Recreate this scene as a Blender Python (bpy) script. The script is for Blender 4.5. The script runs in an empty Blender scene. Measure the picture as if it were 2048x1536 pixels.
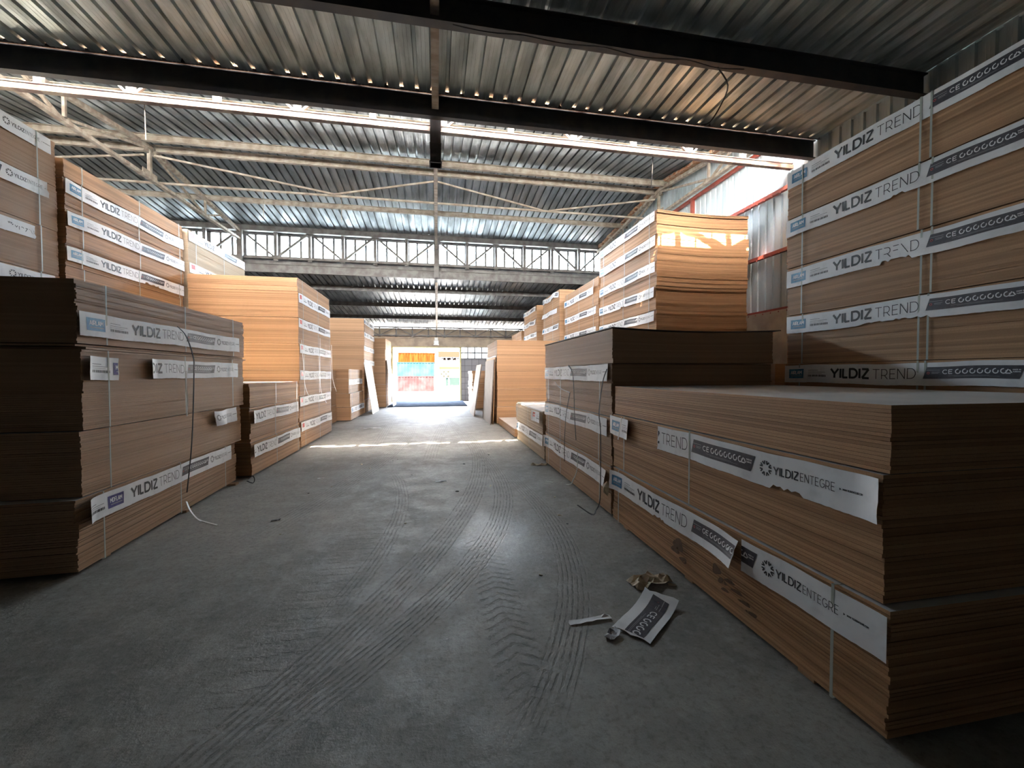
import bpy, math, random
from mathutils import Vector, Matrix
R = math.radians
S = bpy.context.scene
COL = S.collection
# ------------------------------------------------------------ camera
EYE = 1.65
F, ROLL = 815.0, 0.002
_v = -20 - .002*150; _u = -150 - .002*-20
TH = math.atan(-_v/F); PSI = math.atan(-_u*math.cos(TH)/F)
fw = Vector((math.sin(PSI)*math.cos(TH), math.cos(PSI)*math.cos(TH), -math.sin(TH)))
rt = Vector((math.cos(PSI), -math.sin(PSI), 0)); up = rt.cross(fw)
r2 = math.cos(ROLL)*rt - math.sin(ROLL)*up; u2 = math.cos(ROLL)*up + math.sin(ROLL)*rt
cd = bpy.data.cameras.new('camera'); cam = bpy.data.objects.new('camera', cd); COL.objects.link(cam)
cd.sensor_width = 36; cd.lens = F/2048*36; cd.clip_start = .05; cd.clip_end = 400
cam.matrix_world = Matrix(((r2.x, u2.x, -fw.x, 0), (r2.y, u2.y, -fw.y, 0), (r2.z, u2.z, -fw.z, EYE), (0, 0, 0, 1)))
S.camera = cam
# ------------------------------------------------------------ view, world, sun, portals
S.view_settings.view_transform = 'Standard'; S.view_settings.look = 'None'
S.view_settings.gamma = 1; S.view_settings.use_curve_mapping = False
S.view_settings.exposure = 1.75
S.cycles.max_bounces = 12; S.cycles.diffuse_bounces = 8; S.cycles.glossy_bounces = 4
S.cycles.sample_clamp_indirect = 12
w = bpy.data.worlds.new('sky'); S.world = w; w.use_nodes = True
nt = w.node_tree; nt.nodes.clear()
out = nt.nodes.new('ShaderNodeOutputWorld'); bg = nt.nodes.new('ShaderNodeBackground')
sky = nt.nodes.new('ShaderNodeTexSky'); sky.sky_type = 'NISHITA'; sky.sun_disc = False
sky.sun_elevation = R(60); sky.sun_rotation = R(190); sky.air_density = .8; sky.dust_density = 5.0
mixw = nt.nodes.new('ShaderNodeMix'); mixw.data_type = 'RGBA'; mixw.inputs[0].default_value = .88
mixw.inputs[7].default_value = (.355, .355, .34, 1)
nt.links.new(sky.outputs[0], mixw.inputs[6]); nt.links.new(mixw.outputs[2], bg.inputs[0]); nt.links.new(bg.outputs[0], out.inputs[0])
SKY = 42.0
bg.inputs[1].default_value = SKY
sd = bpy.data.lights.new('sun', 'SUN'); sd.energy = 55; sd.angle = R(.6); sd.color = (1, .86, .66)
so = bpy.data.objects.new('sun', sd); COL.objects.link(so)
so.rotation_euler = Vector((.06, .486, -.874)).to_track_quat('-Z', 'Y').to_euler(); so.location = (0, -10, 20)
def portal(loc, rot, sx, sy):
    d = bpy.data.lights.new('sky_opening', 'AREA'); d.shape = 'RECTANGLE'; d.size = sx; d.size_y = sy
    d.cycles.is_portal = True
    o = bpy.data.objects.new('sky_opening', d); o.location = loc; o.rotation_euler = rot; COL.objects.link(o)
portal((-.55, 25.1, 1.7), (R(-90), 0, 0), 4.3, 3.5)
portal((-3.5, 16.5, 6.35), (R(-90), 0, 0), 20.4, .95)
portal((-3.5, 6.37, 6.28), (R(90), 0, 0), 20.4, .76)
# ------------------------------------------------------------ helpers
rnd = random.Random(7)
class MB:
    def __init__(s): s.v = []; s.f = []; s.m = []; s.t = []
    def add(s, vs, fs, mi=0, tone=.5):
        o = len(s.v); s.v += [tuple(p) for p in vs]
        for f in fs: s.f.append([o+i for i in f]); s.m.append(mi); s.t.append(tone)
    def box(s, a, b, mi=0, tone=.5, top=None):
        x0, y0, z0 = a; x1, y1, z1 = b
        vs = [(x0,y0,z0),(x1,y0,z0),(x1,y1,z0),(x0,y1,z0),(x0,y0,z1),(x1,y0,z1),(x1,y1,z1),(x0,y1,z1)]
        s.add(vs, [(0,1,5,4),(1,2,6,5),(2,3,7,6),(3,0,4,7)], mi, tone)
        s.add(vs, [(4,5,6,7),(3,2,1,0)], mi if top is None else top, tone)
    def bar(s, p, q, wd, ht, mi=0):       # rectangular bar from p to q, wd sideways, ht upward
        p = Vector(p); q = Vector(q); d = (q-p).normalized()
        side = d.cross(Vector((0,0,1)))
        if side.length < 1e-3: side = Vector((1,0,0))
        side.normalize(); upv = side.cross(d)
        vs = []
        for c in (p, q):
            for a, b in ((-1,-1),(1,-1),(1,1),(-1,1)): vs.append(c + side*a*wd/2 + upv*b*ht/2)
        s.add(vs, [(0,1,5,4),(1,2,6,5),(2,3,7,6),(3,0,4,7),(3,2,1,0),(4,5,6,7)], mi)
    def ibeam(s, p, q, wd, ht, t=.014, mi=0):   # I-section
        p = Vector(p); q = Vector(q); k = Vector((0,0,ht/2-t/2))
        s.bar(p-k, q-k, wd, t, mi); s.bar(p+k, q+k, wd, t, mi); s.bar(p, q, t, ht-2*t, mi)
    def ribbon(s, pts, wd, th=.0015, mi=0, flat=(0,1,0)):  # thin strap along pts, broad side along 'flat'
        a = Vector(flat).normalized(); n = len(pts); o = len(s.v)
        for i, p in enumerate(pts):
            p = Vector(p); d = (Vector(pts[min(i+1,n-1)]) - Vector(pts[max(i-1,0)])).normalized()
            nn = d.cross(a)
            if nn.length < 1e-3: nn = Vector((1,0,0))
            nn.normalize(); aa = nn.cross(d)
            for u, v in ((-1,-1),(1,-1),(1,1),(-1,1)): s.v.append(tuple(p + aa*u*wd/2 + nn*v*th/2))
        for i in range(n-1):
            for k in range(4):
                s.f.append([o+4*i+k, o+4*i+(k+1)%4, o+4*i+4+(k+1)%4, o+4*i+4+k]); s.m.append(mi); s.t.append(.5)
        s.f.append([o+3,o+2,o+1,o]); s.m.append(mi); s.t.append(.5)
        e = o+4*(n-1); s.f.append([e,e+1,e+2,e+3]); s.m.append(mi); s.t.append(.5)
    def mesh(s, name, mats):
        me = bpy.data.meshes.new(name); me.from_pydata(s.v, [], s.f); 
        for m in mats: me.materials.append(m)
        me.polygons.foreach_set('material_index', s.m)
        at = me.attributes.new('tone', 'FLOAT', 'FACE'); at.data.foreach_set('value', s.t)
        me.update(); return me
    def build(s, name, mats, parent=None, loc=None, rz=0):
        if not isinstance(mats, (list, tuple)): mats = [mats]
        return place(s.mesh(name, mats), name, parent, loc, rz)
def place(me, name, parent=None, loc=None, rz=0):
    o = bpy.data.objects.new(name, me); COL.objects.link(o)
    if parent: o.parent = parent
    if loc: o.location = loc
    o.rotation_euler = (0, 0, rz); return o
def tag(o, label=None, cat=None, group=None, kind=None):
    if label: o['label'] = label
    if cat: o['category'] = cat
    if group: o['group'] = group
    if kind: o['kind'] = kind
    return o
def empty(name, loc, rz=0):
    o = bpy.data.objects.new(name, None); o.location = loc; o.rotation_euler = (0,0,rz); o.empty_display_size = .1
    COL.objects.link(o); return o
# ------------------------------------------------------------ materials
def mat(name, color, rough=.6, metal=0, spec=.5):
    m = bpy.data.materials.new(name); m.use_nodes = True
    b = m.node_tree.nodes['Principled BSDF']
    b.inputs['Base Color'].default_value = (*color, 1); b.inputs['Roughness'].default_value = rough
    b.inputs['Metallic'].default_value = metal; b.inputs['Specular IOR Level'].default_value = spec
    return m
class G:   # small node-graph helper
    def __init__(s, m): s.t = m.node_tree; s.n = s.t.nodes; s.l = s.t.links; s.b = s.n.get('Principled BSDF')
    def new(s, ty, **k):
        n = s.n.new(ty)
        for a, b in k.items(): setattr(n, a, b)
        return n
    def inp(s, sock, v):
        if isinstance(v, (int, float)): sock.default_value = v
        elif isinstance(v, (tuple, list)): sock.default_value = v
        else: s.l.new(v, sock)
    def math(s, op, a, b=0, c=0, clamp=False):
        n = s.new('ShaderNodeMath', operation=op); n.use_clamp = clamp
        s.inp(n.inputs[0], a); s.inp(n.inputs[1], b); s.inp(n.inputs[2], c); return n.outputs[0]
    def ss(s, v, a, b, lo=0., hi=1.):
        n = s.new('ShaderNodeMapRange', interpolation_type='SMOOTHSTEP')
        for i, q in enumerate((v, a, b, lo, hi)): s.inp(n.inputs[i], q)
        return n.outputs[0]
    def coord(s, kind='Object', scale=(1,1,1)):
        c = s.new('ShaderNodeTexCoord'); m = s.new('ShaderNodeMapping'); m.inputs['Scale'].default_value = scale
        s.l.new(c.outputs[kind], m.inputs[0]); return m.outputs[0]
    def noise(s, vec, scale, detail=4, rough=.55):
        n = s.new('ShaderNodeTexNoise'); s.l.new(vec, n.inputs['Vector'])
        n.inputs['Scale'].default_value = scale; n.inputs['Detail'].default_value = detail; n.inputs['Roughness'].default_value = rough
        return n.outputs[0]
    def mix(s, f, a, b):
        n = s.new('ShaderNodeMix', data_type='RGBA'); s.inp(n.inputs[0], f)
        s.inp(n.inputs[6], (*a, 1) if isinstance(a, tuple) else a); s.inp(n.inputs[7], (*b, 1) if isinstance(b, tuple) else b)
        return n.outputs[2]
    def bump(s, h, st, dist=.01):
        n = s.new('ShaderNodeBump'); n.inputs['Strength'].default_value = st; n.inputs['Distance'].default_value = dist
        s.l.new(h, n.inputs['Height']); s.l.new(n.outputs[0], s.b.inputs['Normal'])
def two_tone(name, c1, c2, scale, rough=.6, metal=0, stretch=(1,1,1), lo=.35, hi=.65, bump=0, detail=5, rr=None):
    m = mat(name, c1, rough, metal); g = G(m)
    v = g.noise(g.coord(scale=stretch), scale, detail)
    f = g.ss(v, lo, hi)
    g.l.new(g.mix(f, c1, c2), g.b.inputs['Base Color'])
    if rr: g.l.new(g.ss(v, .3, .7, rr[0], rr[1]), g.b.inputs['Roughness'])
    if bump: g.bump(v, bump)
    return m
def board_mat(name, c1, c2, c3):
    m = mat(name, c1, .62); g = G(m)
    a = g.new('ShaderNodeAttribute', attribute_name='tone')
    co = g.coord(scale=(1, 1, 26))
    streak = g.noise(co, 3.0, 5, .7)
    fine = g.noise(g.coord(scale=(1,1,1)), 170, 3)
    col = g.mix(a.outputs['Fac'], c1, c2)
    col = g.mix(g.math('MULTIPLY', g.ss(streak, .45, .75), .32), col, c3)
    col = g.mix(g.math('MULTIPLY', g.ss(fine, .35, .7), .22), col, (c1[0]*.55, c1[1]*.5, c1[2]*.45))
    g.l.new(col, g.b.inputs['Base Color']); g.bump(fine, .25, .002)
    g.l.new(g.ss(streak, .3, .7, .5, .75), g.b.inputs['Roughness'])
    return m
M = {}
M['board'] = board_mat('fibreboard_edge', (.34,.18,.080), (.56,.32,.158), (.58,.37,.20))
M['board_grey'] = board_mat('fibreboard_edge_greyish', (.36,.210,.112), (.45,.275,.155), (.50,.33,.20))
M['board_pale'] = board_mat('fibreboard_edge_pale', (.42,.31,.19), (.5,.38,.24), (.55,.43,.3))
M['laminate'] = two_tone('white_laminate', (.62,.62,.6), (.52,.52,.5), 2.5, .38, detail=6)
M['paper'] = two_tone('paper_white', (.82,.83,.84), (.68,.69,.70), 9, .55, bump=.15, lo=.45, hi=.8)
M['ink'] = mat('ink_black', (.02,.02,.022), .5)
M['panel'] = two_tone('ink_charcoal', (.035,.032,.045), (.06,.055,.065), 30, .5)
M['blue'] = two_tone('ink_blue', (.03,.16,.33), (.05,.24,.42), 20, .45)
M['purple'] = two_tone('ink_purple', (.03,.025,.16), (.05,.04,.22), 20, .45)
M['red'] = two_tone('ink_red', (.55,.06,.06), (.62,.12,.1), 20, .45)
M['grey'] = mat('ink_grey', (.32,.32,.33), .5)
M['torn'] = two_tone('torn_paper_core', (.42,.33,.22), (.5,.42,.3), 30, .8)
M['strap'] = mat('strap_pale', (.42,.45,.40), .35)
M['strap_black'] = mat('strap_black', (.010,.010,.011), .6, 0, .15)
M['strap_white'] = mat('strap_white', (.75,.74,.70), .35)
M['steel_dark'] = two_tone('steel_dark', (.030,.030,.034), (.05,.045,.042), 4, .6, .25)
M['steel_beige'] = two_tone('steel_dusty', (.36,.31,.25), (.22,.17,.13), 5, .65, .1, stretch=(1,2,1))
M['steel_grey'] = two_tone('steel_grey', (.17,.165,.16), (.10,.09,.085), 4, .55, .3)
M['steel_rust'] = two_tone('steel_rust', (.46,.32,.22), (.25,.11,.05), 3.2, .6, .15)
M['rail_red'] = two_tone('red_oxide_steel', (.30,.055,.035), (.20,.045,.03), 6, .55, .1)
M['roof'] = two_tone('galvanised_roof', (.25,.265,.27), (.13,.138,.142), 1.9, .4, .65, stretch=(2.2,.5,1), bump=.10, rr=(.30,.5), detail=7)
M['roof_silver_lit'] = two_tone('galvanised_roof_silver_lit', (.56,.62,.62), (.30,.335,.335), 1.9, .42, .45, stretch=(2.2,.5,1), bump=.10, rr=(.32,.55), detail=7)  # silvery near bay, with its brighter lighting put into the base colour
M['wall_metal'] = two_tone('galvanised_wall', (.44,.50,.52), (.36,.42,.44), 2.2, .45, .15, stretch=(1,1,.3))
M['plaster'] = two_tone('plaster', (.46,.39,.30), (.33,.28,.22), 2.2, .85, bump=.3)
M['glass'] = None
# ------------------------------------------------------------ floor with tyre tracks
def floor_mat():
    m = mat('concrete_floor', (.25,.24,.22), .6); g = G(m)
    geo = g.new('ShaderNodeNewGeometry'); sp = g.new('ShaderNodeSeparateXYZ'); g.l.new(geo.outputs['Position'], sp.inputs[0])
    X, Y = sp.outputs[0], sp.outputs[1]
    P = geo.outputs['Position']
    big = g.noise(P, .55, 5); mid = g.noise(P, 3.1, 7, .65); fine = g.noise(P, 26, 5, .7); grit = g.noise(P, 120, 3, .7); med = g.noise(P, 11, 6, .75)
    col = g.mix(g.ss(big, .35, .65), (.19,.182,.160), (.30,.288,.256))
    col = g.mix(g.math('MULTIPLY', g.ss(mid, .42, .68), .55), col, (.36,.345,.305))
    col = g.mix(g.math('MULTIPLY', g.ss(fine, .46, .72), .6), col, (.12,.112,.10))
    col = g.mix(g.math('MULTIPLY', g.ss(grit, .52, .75), .45), col, (.10,.095,.085))
    col = g.mix(g.math('MULTIPLY', g.ss(med, .50, .72), .55), col, (.40,.385,.345))
    col = g.mix(g.math('MULTIPLY', g.ss(med, .46, .30), .5), col, (.12,.112,.098))
    wob = g.math('ADD', g.math('MULTIPLY', g.math('SUBTRACT', mid, .5), .035), g.math('MULTIPLY', g.math('SUBTRACT', fine, .5), .018))
    tracks = [  # cubic X(Y) coefficients (high to low), Y range, half width, line spacing, strength
        ((.0016,-.068,.8348,-2.3365), 1.2, 17, .17, .044, .85),
        ((.0086,-.2112,1.671,-3.3415), 1.5, 9.6, .14, .040, .9),
        ((.0147,-.2632,1.4972,-1.4854), 1.4, 7.2, .13, .038, .75),
        ((0,-.0192,.4526,-3.459), 4.2, 14, .20, .05, .6),
        ((0,-.0691,.6875,-2.156), 2.6, 7.6, .10, .04, .6),
        ((0,.004,-.02,-.25), 7.5, 22, .18, .06, .5),
        ((0,.002,-.10,1.5), 6.5, 20, .14, .06, .5),
        ((0,.0,-.04,-1.0), 9, 22, .16, .06, .45)]
    tot = None; trough = None
    for c, ya, yb, hw, spc, st in tracks:
        f = g.math('MULTIPLY_ADD', g.math('MULTIPLY_ADD', g.math('MULTIPLY_ADD', Y, c[0], c[1]), Y, c[2]), Y, c[3])
        df = g.math('MULTIPLY_ADD', g.math('MULTIPLY_ADD', Y, 3*c[0], 2*c[1]), Y, c[2])
        nrm = g.math('SQRT', g.math('MULTIPLY_ADD', df, df, 1.0))
        d = g.math('DIVIDE', g.math('ADD', g.math('SUBTRACT', X, f), wob), nrm)
        ad = g.math('ABSOLUTE', d)
        band = g.ss(ad, hw, hw*.8, 0, 1)
        lines = g.ss(g.math('COSINE', g.math('MULTIPLY', d, 2*math.pi/spc)), .0, .9)
        rng = g.math('MULTIPLY', g.ss(Y, ya, ya+1.0), g.ss(Y, yb, yb-2.0))
        k = g.math('MULTIPLY', g.math('MULTIPLY', band, rng), st)
        ln = g.math('MULTIPLY', k, lines)
        tot = ln if tot is None else g.math('MAXIMUM', tot, ln)
        trough = k if trough is None else g.math('MAXIMUM', trough, k)
    brk = g.ss(g.noise(P, 9, 7, .75), .38, .58)
    tot = g.math('MULTIPLY', tot, brk)
    col = g.mix(g.math('MULTIPLY', g.math('MULTIPLY', trough, brk), .28), col, (.34,.33,.30))
    col = g.mix(g.math('MULTIPLY', tot, .75), col, (.075,.068,.058))
    # chevron tread prints right of the middle
    cx = g.math('SUBTRACT', X, g.math('MULTIPLY_ADD', Y, -.02, .50))
    ch = g.math('SINE', g.math('MULTIPLY', g.math('ADD', g.math('ADD', Y, g.math('MULTIPLY', g.math('ABSOLUTE', cx), .6)), g.math('MULTIPLY', wob, 3.2)), 2*math.pi/.085))
    chm = g.math('MULTIPLY', g.math('MULTIPLY', g.ss(g.math('ABSOLUTE', cx), .17, .13), g.math('MULTIPLY', g.ss(Y, 1.7, 2.3), g.ss(Y, 4.6, 3.6))), g.ss(ch, .2, .9))
    col = g.mix(g.math('MULTIPLY', g.math('MULTIPLY', chm, brk), .5), col, (.08,.074,.068))
    ch2x = g.math('SUBTRACT', X, g.math('MULTIPLY_ADD', Y, .1, -1.15))
    ch2 = g.math('SINE', g.math('MULTIPLY', g.math('ADD', Y, g.math('MULTIPLY', wob, 4.0)), 2*math.pi/.12))
    ch2m = g.math('MULTIPLY', g.math('MULTIPLY', g.ss(g.math('ABSOLUTE', ch2x), .3, .15), g.math('MULTIPLY', g.ss(Y, 1.5, 2.2), g.ss(Y, 5.6, 4.2))), g.ss(ch2, .3, .95))
    col = g.mix(g.math('MULTIPLY', g.math('MULTIPLY', ch2m, brk), .3), col, (.12,.115,.105))
    # polished patch where the screed is worn smooth
    dx = g.math('SUBTRACT', X, .62); dy = g.math('SUBTRACT', Y, 4.0)
    rr = g.math('SQRT', g.math('ADD', g.math('MULTIPLY', dx, dx), g.math('MULTIPLY', g.math('MULTIPLY', dy, dy), .35)))
    worn = g.math('MULTIPLY', g.ss(g.math('ADD', rr, g.math('MULTIPLY', g.math('SUBTRACT', mid, .5), 1.6)), .62, .1), .8)
    far = g.math('MULTIPLY', g.ss(g.math('ABSOLUTE', g.math('SUBTRACT', X, -.3)), 1.9, .6), g.ss(mid, .4, .65))
    rough = g.math('SUBTRACT', g.math('SUBTRACT', .66, g.math('MULTIPLY', worn, .36)), g.math('MULTIPLY', far, .14))
    g.l.new(g.math('ADD', rough, g.math('MULTIPLY', fine, .1)), g.b.inputs['Roughness'])
    g.l.new(col, g.b.inputs['Base Color'])
    h = g.math('ADD', g.math('MULTIPLY', mid, .6), g.math('MULTIPLY', fine, .35))
    h = g.math('SUBTRACT', h, g.math('MULTIPLY', tot, .35)); h = g.math('ADD', h, g.math('MULTIPLY', med, .45)); h = g.math('SUBTRACT', h, g.math('MULTIPLY', g.math('MULTIPLY', chm, brk), .3)); h = g.math('SUBTRACT', h, g.math('MULTIPLY', ch2m, .12))
    g.bump(h, .8, .014)
    return m
XL_, XR_, YB_, YF_ = -13.8, 6.9, -4.2, 25.0
b = MB(); b.add([(XL_,YB_,0),(XR_,YB_,0),(XR_,YF_,0),(XL_,YF_,0)], [(0,1,2,3)])
tag(b.build('floor', floor_mat()), kind='structure')
# ------------------------------------------------------------ corrugated sheet roofs and walls
def corr(xa, xb, pitch, rib, slope, depth, up=True):    # profile points (x, h)
    pts = []; x = xa; s = 1 if up else -1
    while x < xb:
        f = pitch - rib - 2*slope
        pts += [(x, 0), (x+f*.33, 0), (x+f*.36, -.0018*s), (x+f*.39, 0), (x+f*.63, 0), (x+f*.66, -.0018*s), (x+f*.69, 0), (x+f, 0), (x+f+slope, depth*s), (x+f+slope+rib, depth*s)]
        x += pitch
    pts.append((x, 0)); return pts
def roof(name, rows, mt='roof', xa=XL_-.2, xb=XR_+.1):
    prof = corr(xa, xb, .222, .040, .009, .050)
    b = MB(); n = len(prof)
    for (y, z) in rows:
        for (x, h) in prof: b.v.append((x, y, z+h))
    for r in range(len(rows)-1):
        for i in range(n-1):
            b.f.append([r*n+i, r*n+i+1, (r+1)*n+i+1, (r+1)*n+i]); b.m.append(0); b.t.append(.5)
    return tag(b.build(name, M[mt]), kind='structure')
roof('ceiling', [(YB_-.2, 5.90), (2.0, 5.90), (6.40, 5.90)], 'roof_silver_lit')
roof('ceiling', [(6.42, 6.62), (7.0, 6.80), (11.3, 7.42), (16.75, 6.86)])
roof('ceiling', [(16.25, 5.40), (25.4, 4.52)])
def wall_corr_x(name, X, ya, yb, za, zb_f, mt):   # corrugated wall in plane X, ribs vertical
    prof = corr(ya, yb, .2, .04, .016, .03); b = MB(); n = len(prof)
    for (y, h) in prof: b.v.append((X+h, y, za))
    for (y, h) in prof: b.v.append((X+h, y, zb_f(y)))
    for i in range(n-1): b.f.append([i, i+1, n+i+1, n+i]); b.m.append(0); b.t.append(.5)
    return tag(b.build(name, mt), kind='structure')
top = lambda y: 5.92 if y < 6.4 else (6.80+(y-6.4)*.133 if y < 11.3 else (7.44-(y-11.3)*.1 if y < 16.4 else 5.42-(y-16.4)*.097))
wall_corr_x('wall_right', XR_-.04, YB_, YF_, 2.85, top, M['wall_metal'])
b = MB(); b.box((XR_-.16, YB_, 0), (XR_+.1, YF_, 2.92)); tag(b.build('wall_right', M['plaster']), kind='structure')
b = MB(); b.box((XL_-.15, YB_, 0), (XL_, YF_, 7.5)); tag(b.build('wall_left', M['plaster']), kind='structure')
b = MB(); b.box((XL_-.1, YB_-.15, 0), (XR_+.1, YB_, 6.0)); tag(b.build('wall_back', mat('darkened_plaster', (.07,.06,.05), .9)), kind='structure')  # unseen wall, coloured dark so little light bounces onto the near stacks
# far wall: grey blockwork, door opening, glass blocks, rendered lintel band
DX0, DX1, DZ = -2.62, 1.43, 3.30
m = mat('painted_blockwork', (.30,.31,.32), .8); g = G(m)
br = g.new('ShaderNodeTexBrick'); mp = g.new('ShaderNodeMapping'); tc = g.new('ShaderNodeTexCoord')
mp.inputs['Rotation'].default_value = (R(90), 0, 0); g.l.new(tc.outputs['Object'], mp.inputs[0]); g.l.new(mp.outputs[0], br.inputs[0])
br.offset = 0; br.inputs['Scale'].default_value = 1; br.inputs['Brick Width'].default_value = .42; br.inputs['Row Height'].default_value = .36
br.inputs['Mortar Size'].default_value = .012; br.inputs['Color1'].default_value = (.30,.31,.32,1); br.inputs['Color2'].default_value = (.25,.26,.275,1); br.inputs['Mortar'].default_value = (.12,.12,.125,1)
g.l.new(br.outputs[0], g.b.inputs['Base Color']); M['block'] = m
b = MB()
b.box((XL_, 25.0, 0), (-3.1, 25.2, DZ)); b.box((-3.1, 25.0, 0), (DX0, 25.2, 2.58)); b.box((DX1, 25.0, 0), (3.15, 25.2, 2.58)); b.box((3.15, 25.0, 0), (XR_, 25.2, DZ))
tag(b.build('wall_front', M['block']), kind='structure')
b = MB(); b.box((XL_, 24.98, DZ), (XR_, 25.2, 3.86)); b.box((XL_, 24.94, 3.28), (XR_, 25.0, 3.36)); b.box((XL_, 25.06, 3.86), (XR_, 25.2, 4.36))
b.box((XL_, 24.93, 3.78), (XR_, 24.99, 3.87))
tag(b.build('wall_front', M['plaster']), kind='structure')
# glass blocks
mg = mat('glass_block', (.9,.95,.93), .25); g = G(mg)
tr = g.new('ShaderNodeBsdfTranslucent'); tr.inputs[0].default_value = (.9,.93,.9,1)
tp = g.new('ShaderNodeBsdfTransparent'); tp.inputs[0].default_value = (.85,.9,.88,1)
ms = g.new('ShaderNodeMixShader'); ms.inputs[0].default_value = .5; g.l.new(tr.outputs[0], ms.inputs[1]); g.l.new(tp.outputs[0], ms.inputs[2])
g.l.new(ms.outputs[0], g.n['Material Output'].inputs[0])
def glass_blocks(name, x0, x1, cols):
    e = empty(name, ((x0+x1)/2, 25.1, 2.58)); tag(e, kind='structure')
    st = (x1-x0)/cols; hz = (DZ-2.58)/2; fr = MB(); xm = (x0+x1)/2
    for i in range(cols+1): fr.box((x0+i*st-.045-xm, -.06, 0), (x0+i*st+.045-xm, .06, DZ-2.58))
    for j in range(3): fr.box((x0-xm, -.058, max(0, j*hz-.045)), (x1-xm, .058, min(DZ-2.58, j*hz+.045)))
    fr.build('mortar_grid', M['block'], e)
    for i in range(cols):
        for j in range(2):
            q = MB(); q.box((x0+i*st+.02-xm, -.045, j*hz+.02), (x0+(i+1)*st-.02-xm, .045, (j+1)*hz-.02)); q.build('glass_block', mg, e)
glass_blocks('window_1', DX1, 3.15, 4); glass_blocks('window_2', -3.1, DX0, 1)
b = MB(); b.box((DX0-.02, 24.96, 0), (DX0+.06, 25.24, DZ)); b.box((DX1-.06, 24.96, 0), (DX1+.02, 25.24, DZ)); b.box((DX0, 24.96, DZ-.07), (DX1, 25.24, DZ))
tag(b.build('trim_1', mat('door_frame_yellow', (.55,.5,.2), .6)), kind='structure')
# clerestory walls ------------------------------------------------------
b = MB(); b.box((XL_, 16.30, 5.38), (XR_, 16.42, 5.93)); b.box((XL_, 16.30, 6.76), (XR_, 16.42, 6.86)); tag(b.build('wall_front', M['steel_grey']), kind='structure')
mgl = mat('window_glass', (.9,.95,.95), .05); g = G(mgl)
tp = g.new('ShaderNodeBsdfTransparent'); tp.inputs[0].default_value = (.9,.94,.93,1)
gl = g.new('ShaderNodeBsdfGlossy'); gl.inputs['Roughness'].default_value = .1
ms = g.new('ShaderNodeMixShader'); ms.inputs[0].default_value = .06; g.l.new(tp.outputs[0], ms.inputs[1]); g.l.new(gl.outputs[0], ms.inputs[2]); g.l.new(ms.outputs[0], g.n['Material Output'].inputs[0])
BAY = 1.145
k = 0; x = -13.7
while x < XR_-.3:
    x1 = min(x+BAY, XR_)
    k += 1
    e = tag(empty('window_%d' % (k+2), ((x+x1)/2, 16.38, 5.93)), kind='structure'); h = (x1-x)/2
    fr = MB(); fr.box((-h, -.03, 0), (-h+.08, .03, .83)); fr.box((h-.08, -.03, 0), (h, .03, .83)); fr.box((-h, -.03, 0), (h, .03, .045)); fr.box((-h, -.03, .79), (h, .03, .83))
    fr.box((-.19-.036, -.02, .04), (-.19+.036, .02, .8)); fr.box((.19-.036, -.02, .04), (.19+.036, .02, .8))
    fr.build('frame', M['steel_grey'], e)
    p = MB(); p.box((-h+.04, -.004, .03), (h-.04, .004, .8)); p.build('pane', mgl, e)
    x = x1
for i in range(18):
    x = -13.7+i*BAY
    e = tag(empty('window_%d' % (k+3+i), (x+BAY/2, 6.385, 5.90)), kind='structure'); h = BAY/2; fr = MB()
    for o in (-h+.02, -.19, .19): fr.box((o-.016, -.015, 0), (o+.016, .015, .72))
    fr.box((-h, -.015, 0), (h, .015, .03)); fr.build('frame', M['steel_grey'], e)
def truss(name, label, Y, za, zb, xs, m1, chord=.07, web=.035, group=None, gusset=True):
    xm = (xs[0]+xs[-1])/2; e = tag(empty(name, (xm, Y, za)), label, 'roof truss', group)
    q = MB(); q.bar((xs[0]-xm, 0, 0), (xs[-1]-xm, 0, 0), chord, chord*.8); q.build('bottom_chord', m1, e)
    q = MB(); q.bar((xs[0]-xm, 0, zb-za), (xs[-1]-xm, 0, zb-za), chord, chord*.8); q.build('top_chord', m1, e)
    for i, x in enumerate(xs):
        q = MB(); q.bar((x-xm, 0, 0), (x-xm, 0, zb-za), web*1.2, web*1.2)
        if gusset: q.box((x-xm-.07, -.012, -.09), (x-xm+.07, .012, .05))
        q.build('post', m1, e)
        if i < len(xs)-1:
            x2 = xs[i+1]; a, c = ((x, 0), (x2, zb-za)) if i % 2 else ((x, zb-za), (x2, 0))
            q = MB(); q.bar((a[0]-xm, 0, a[1]), (c[0]-xm, 0, c[1]), web*.8, web*.8); q.build('diagonal', m1, e)
    return e
fx = [-13.7+i*BAY for i in range(19)]; fx[-1] = XR_-.1
truss('clerestory_truss', 'dusty grey lattice truss in front of the bright high window band', 16.1, 5.84, 6.80, fx, M['steel_grey'], .10, .085)
truss('clerestory_truss', 'sunlit lattice truss above the second dark roof beam, mostly hidden', 6.445, 5.955, 6.50, fx, M['steel_rust'], .06, .10, gusset=False)
truss('lattice_girder', 'brown lattice girder over the far doorway below the roof', 24.75, 3.92, 4.40, [-13.5+i*.93 for i in range(22)], M['steel_grey'], .08, .06)
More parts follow.
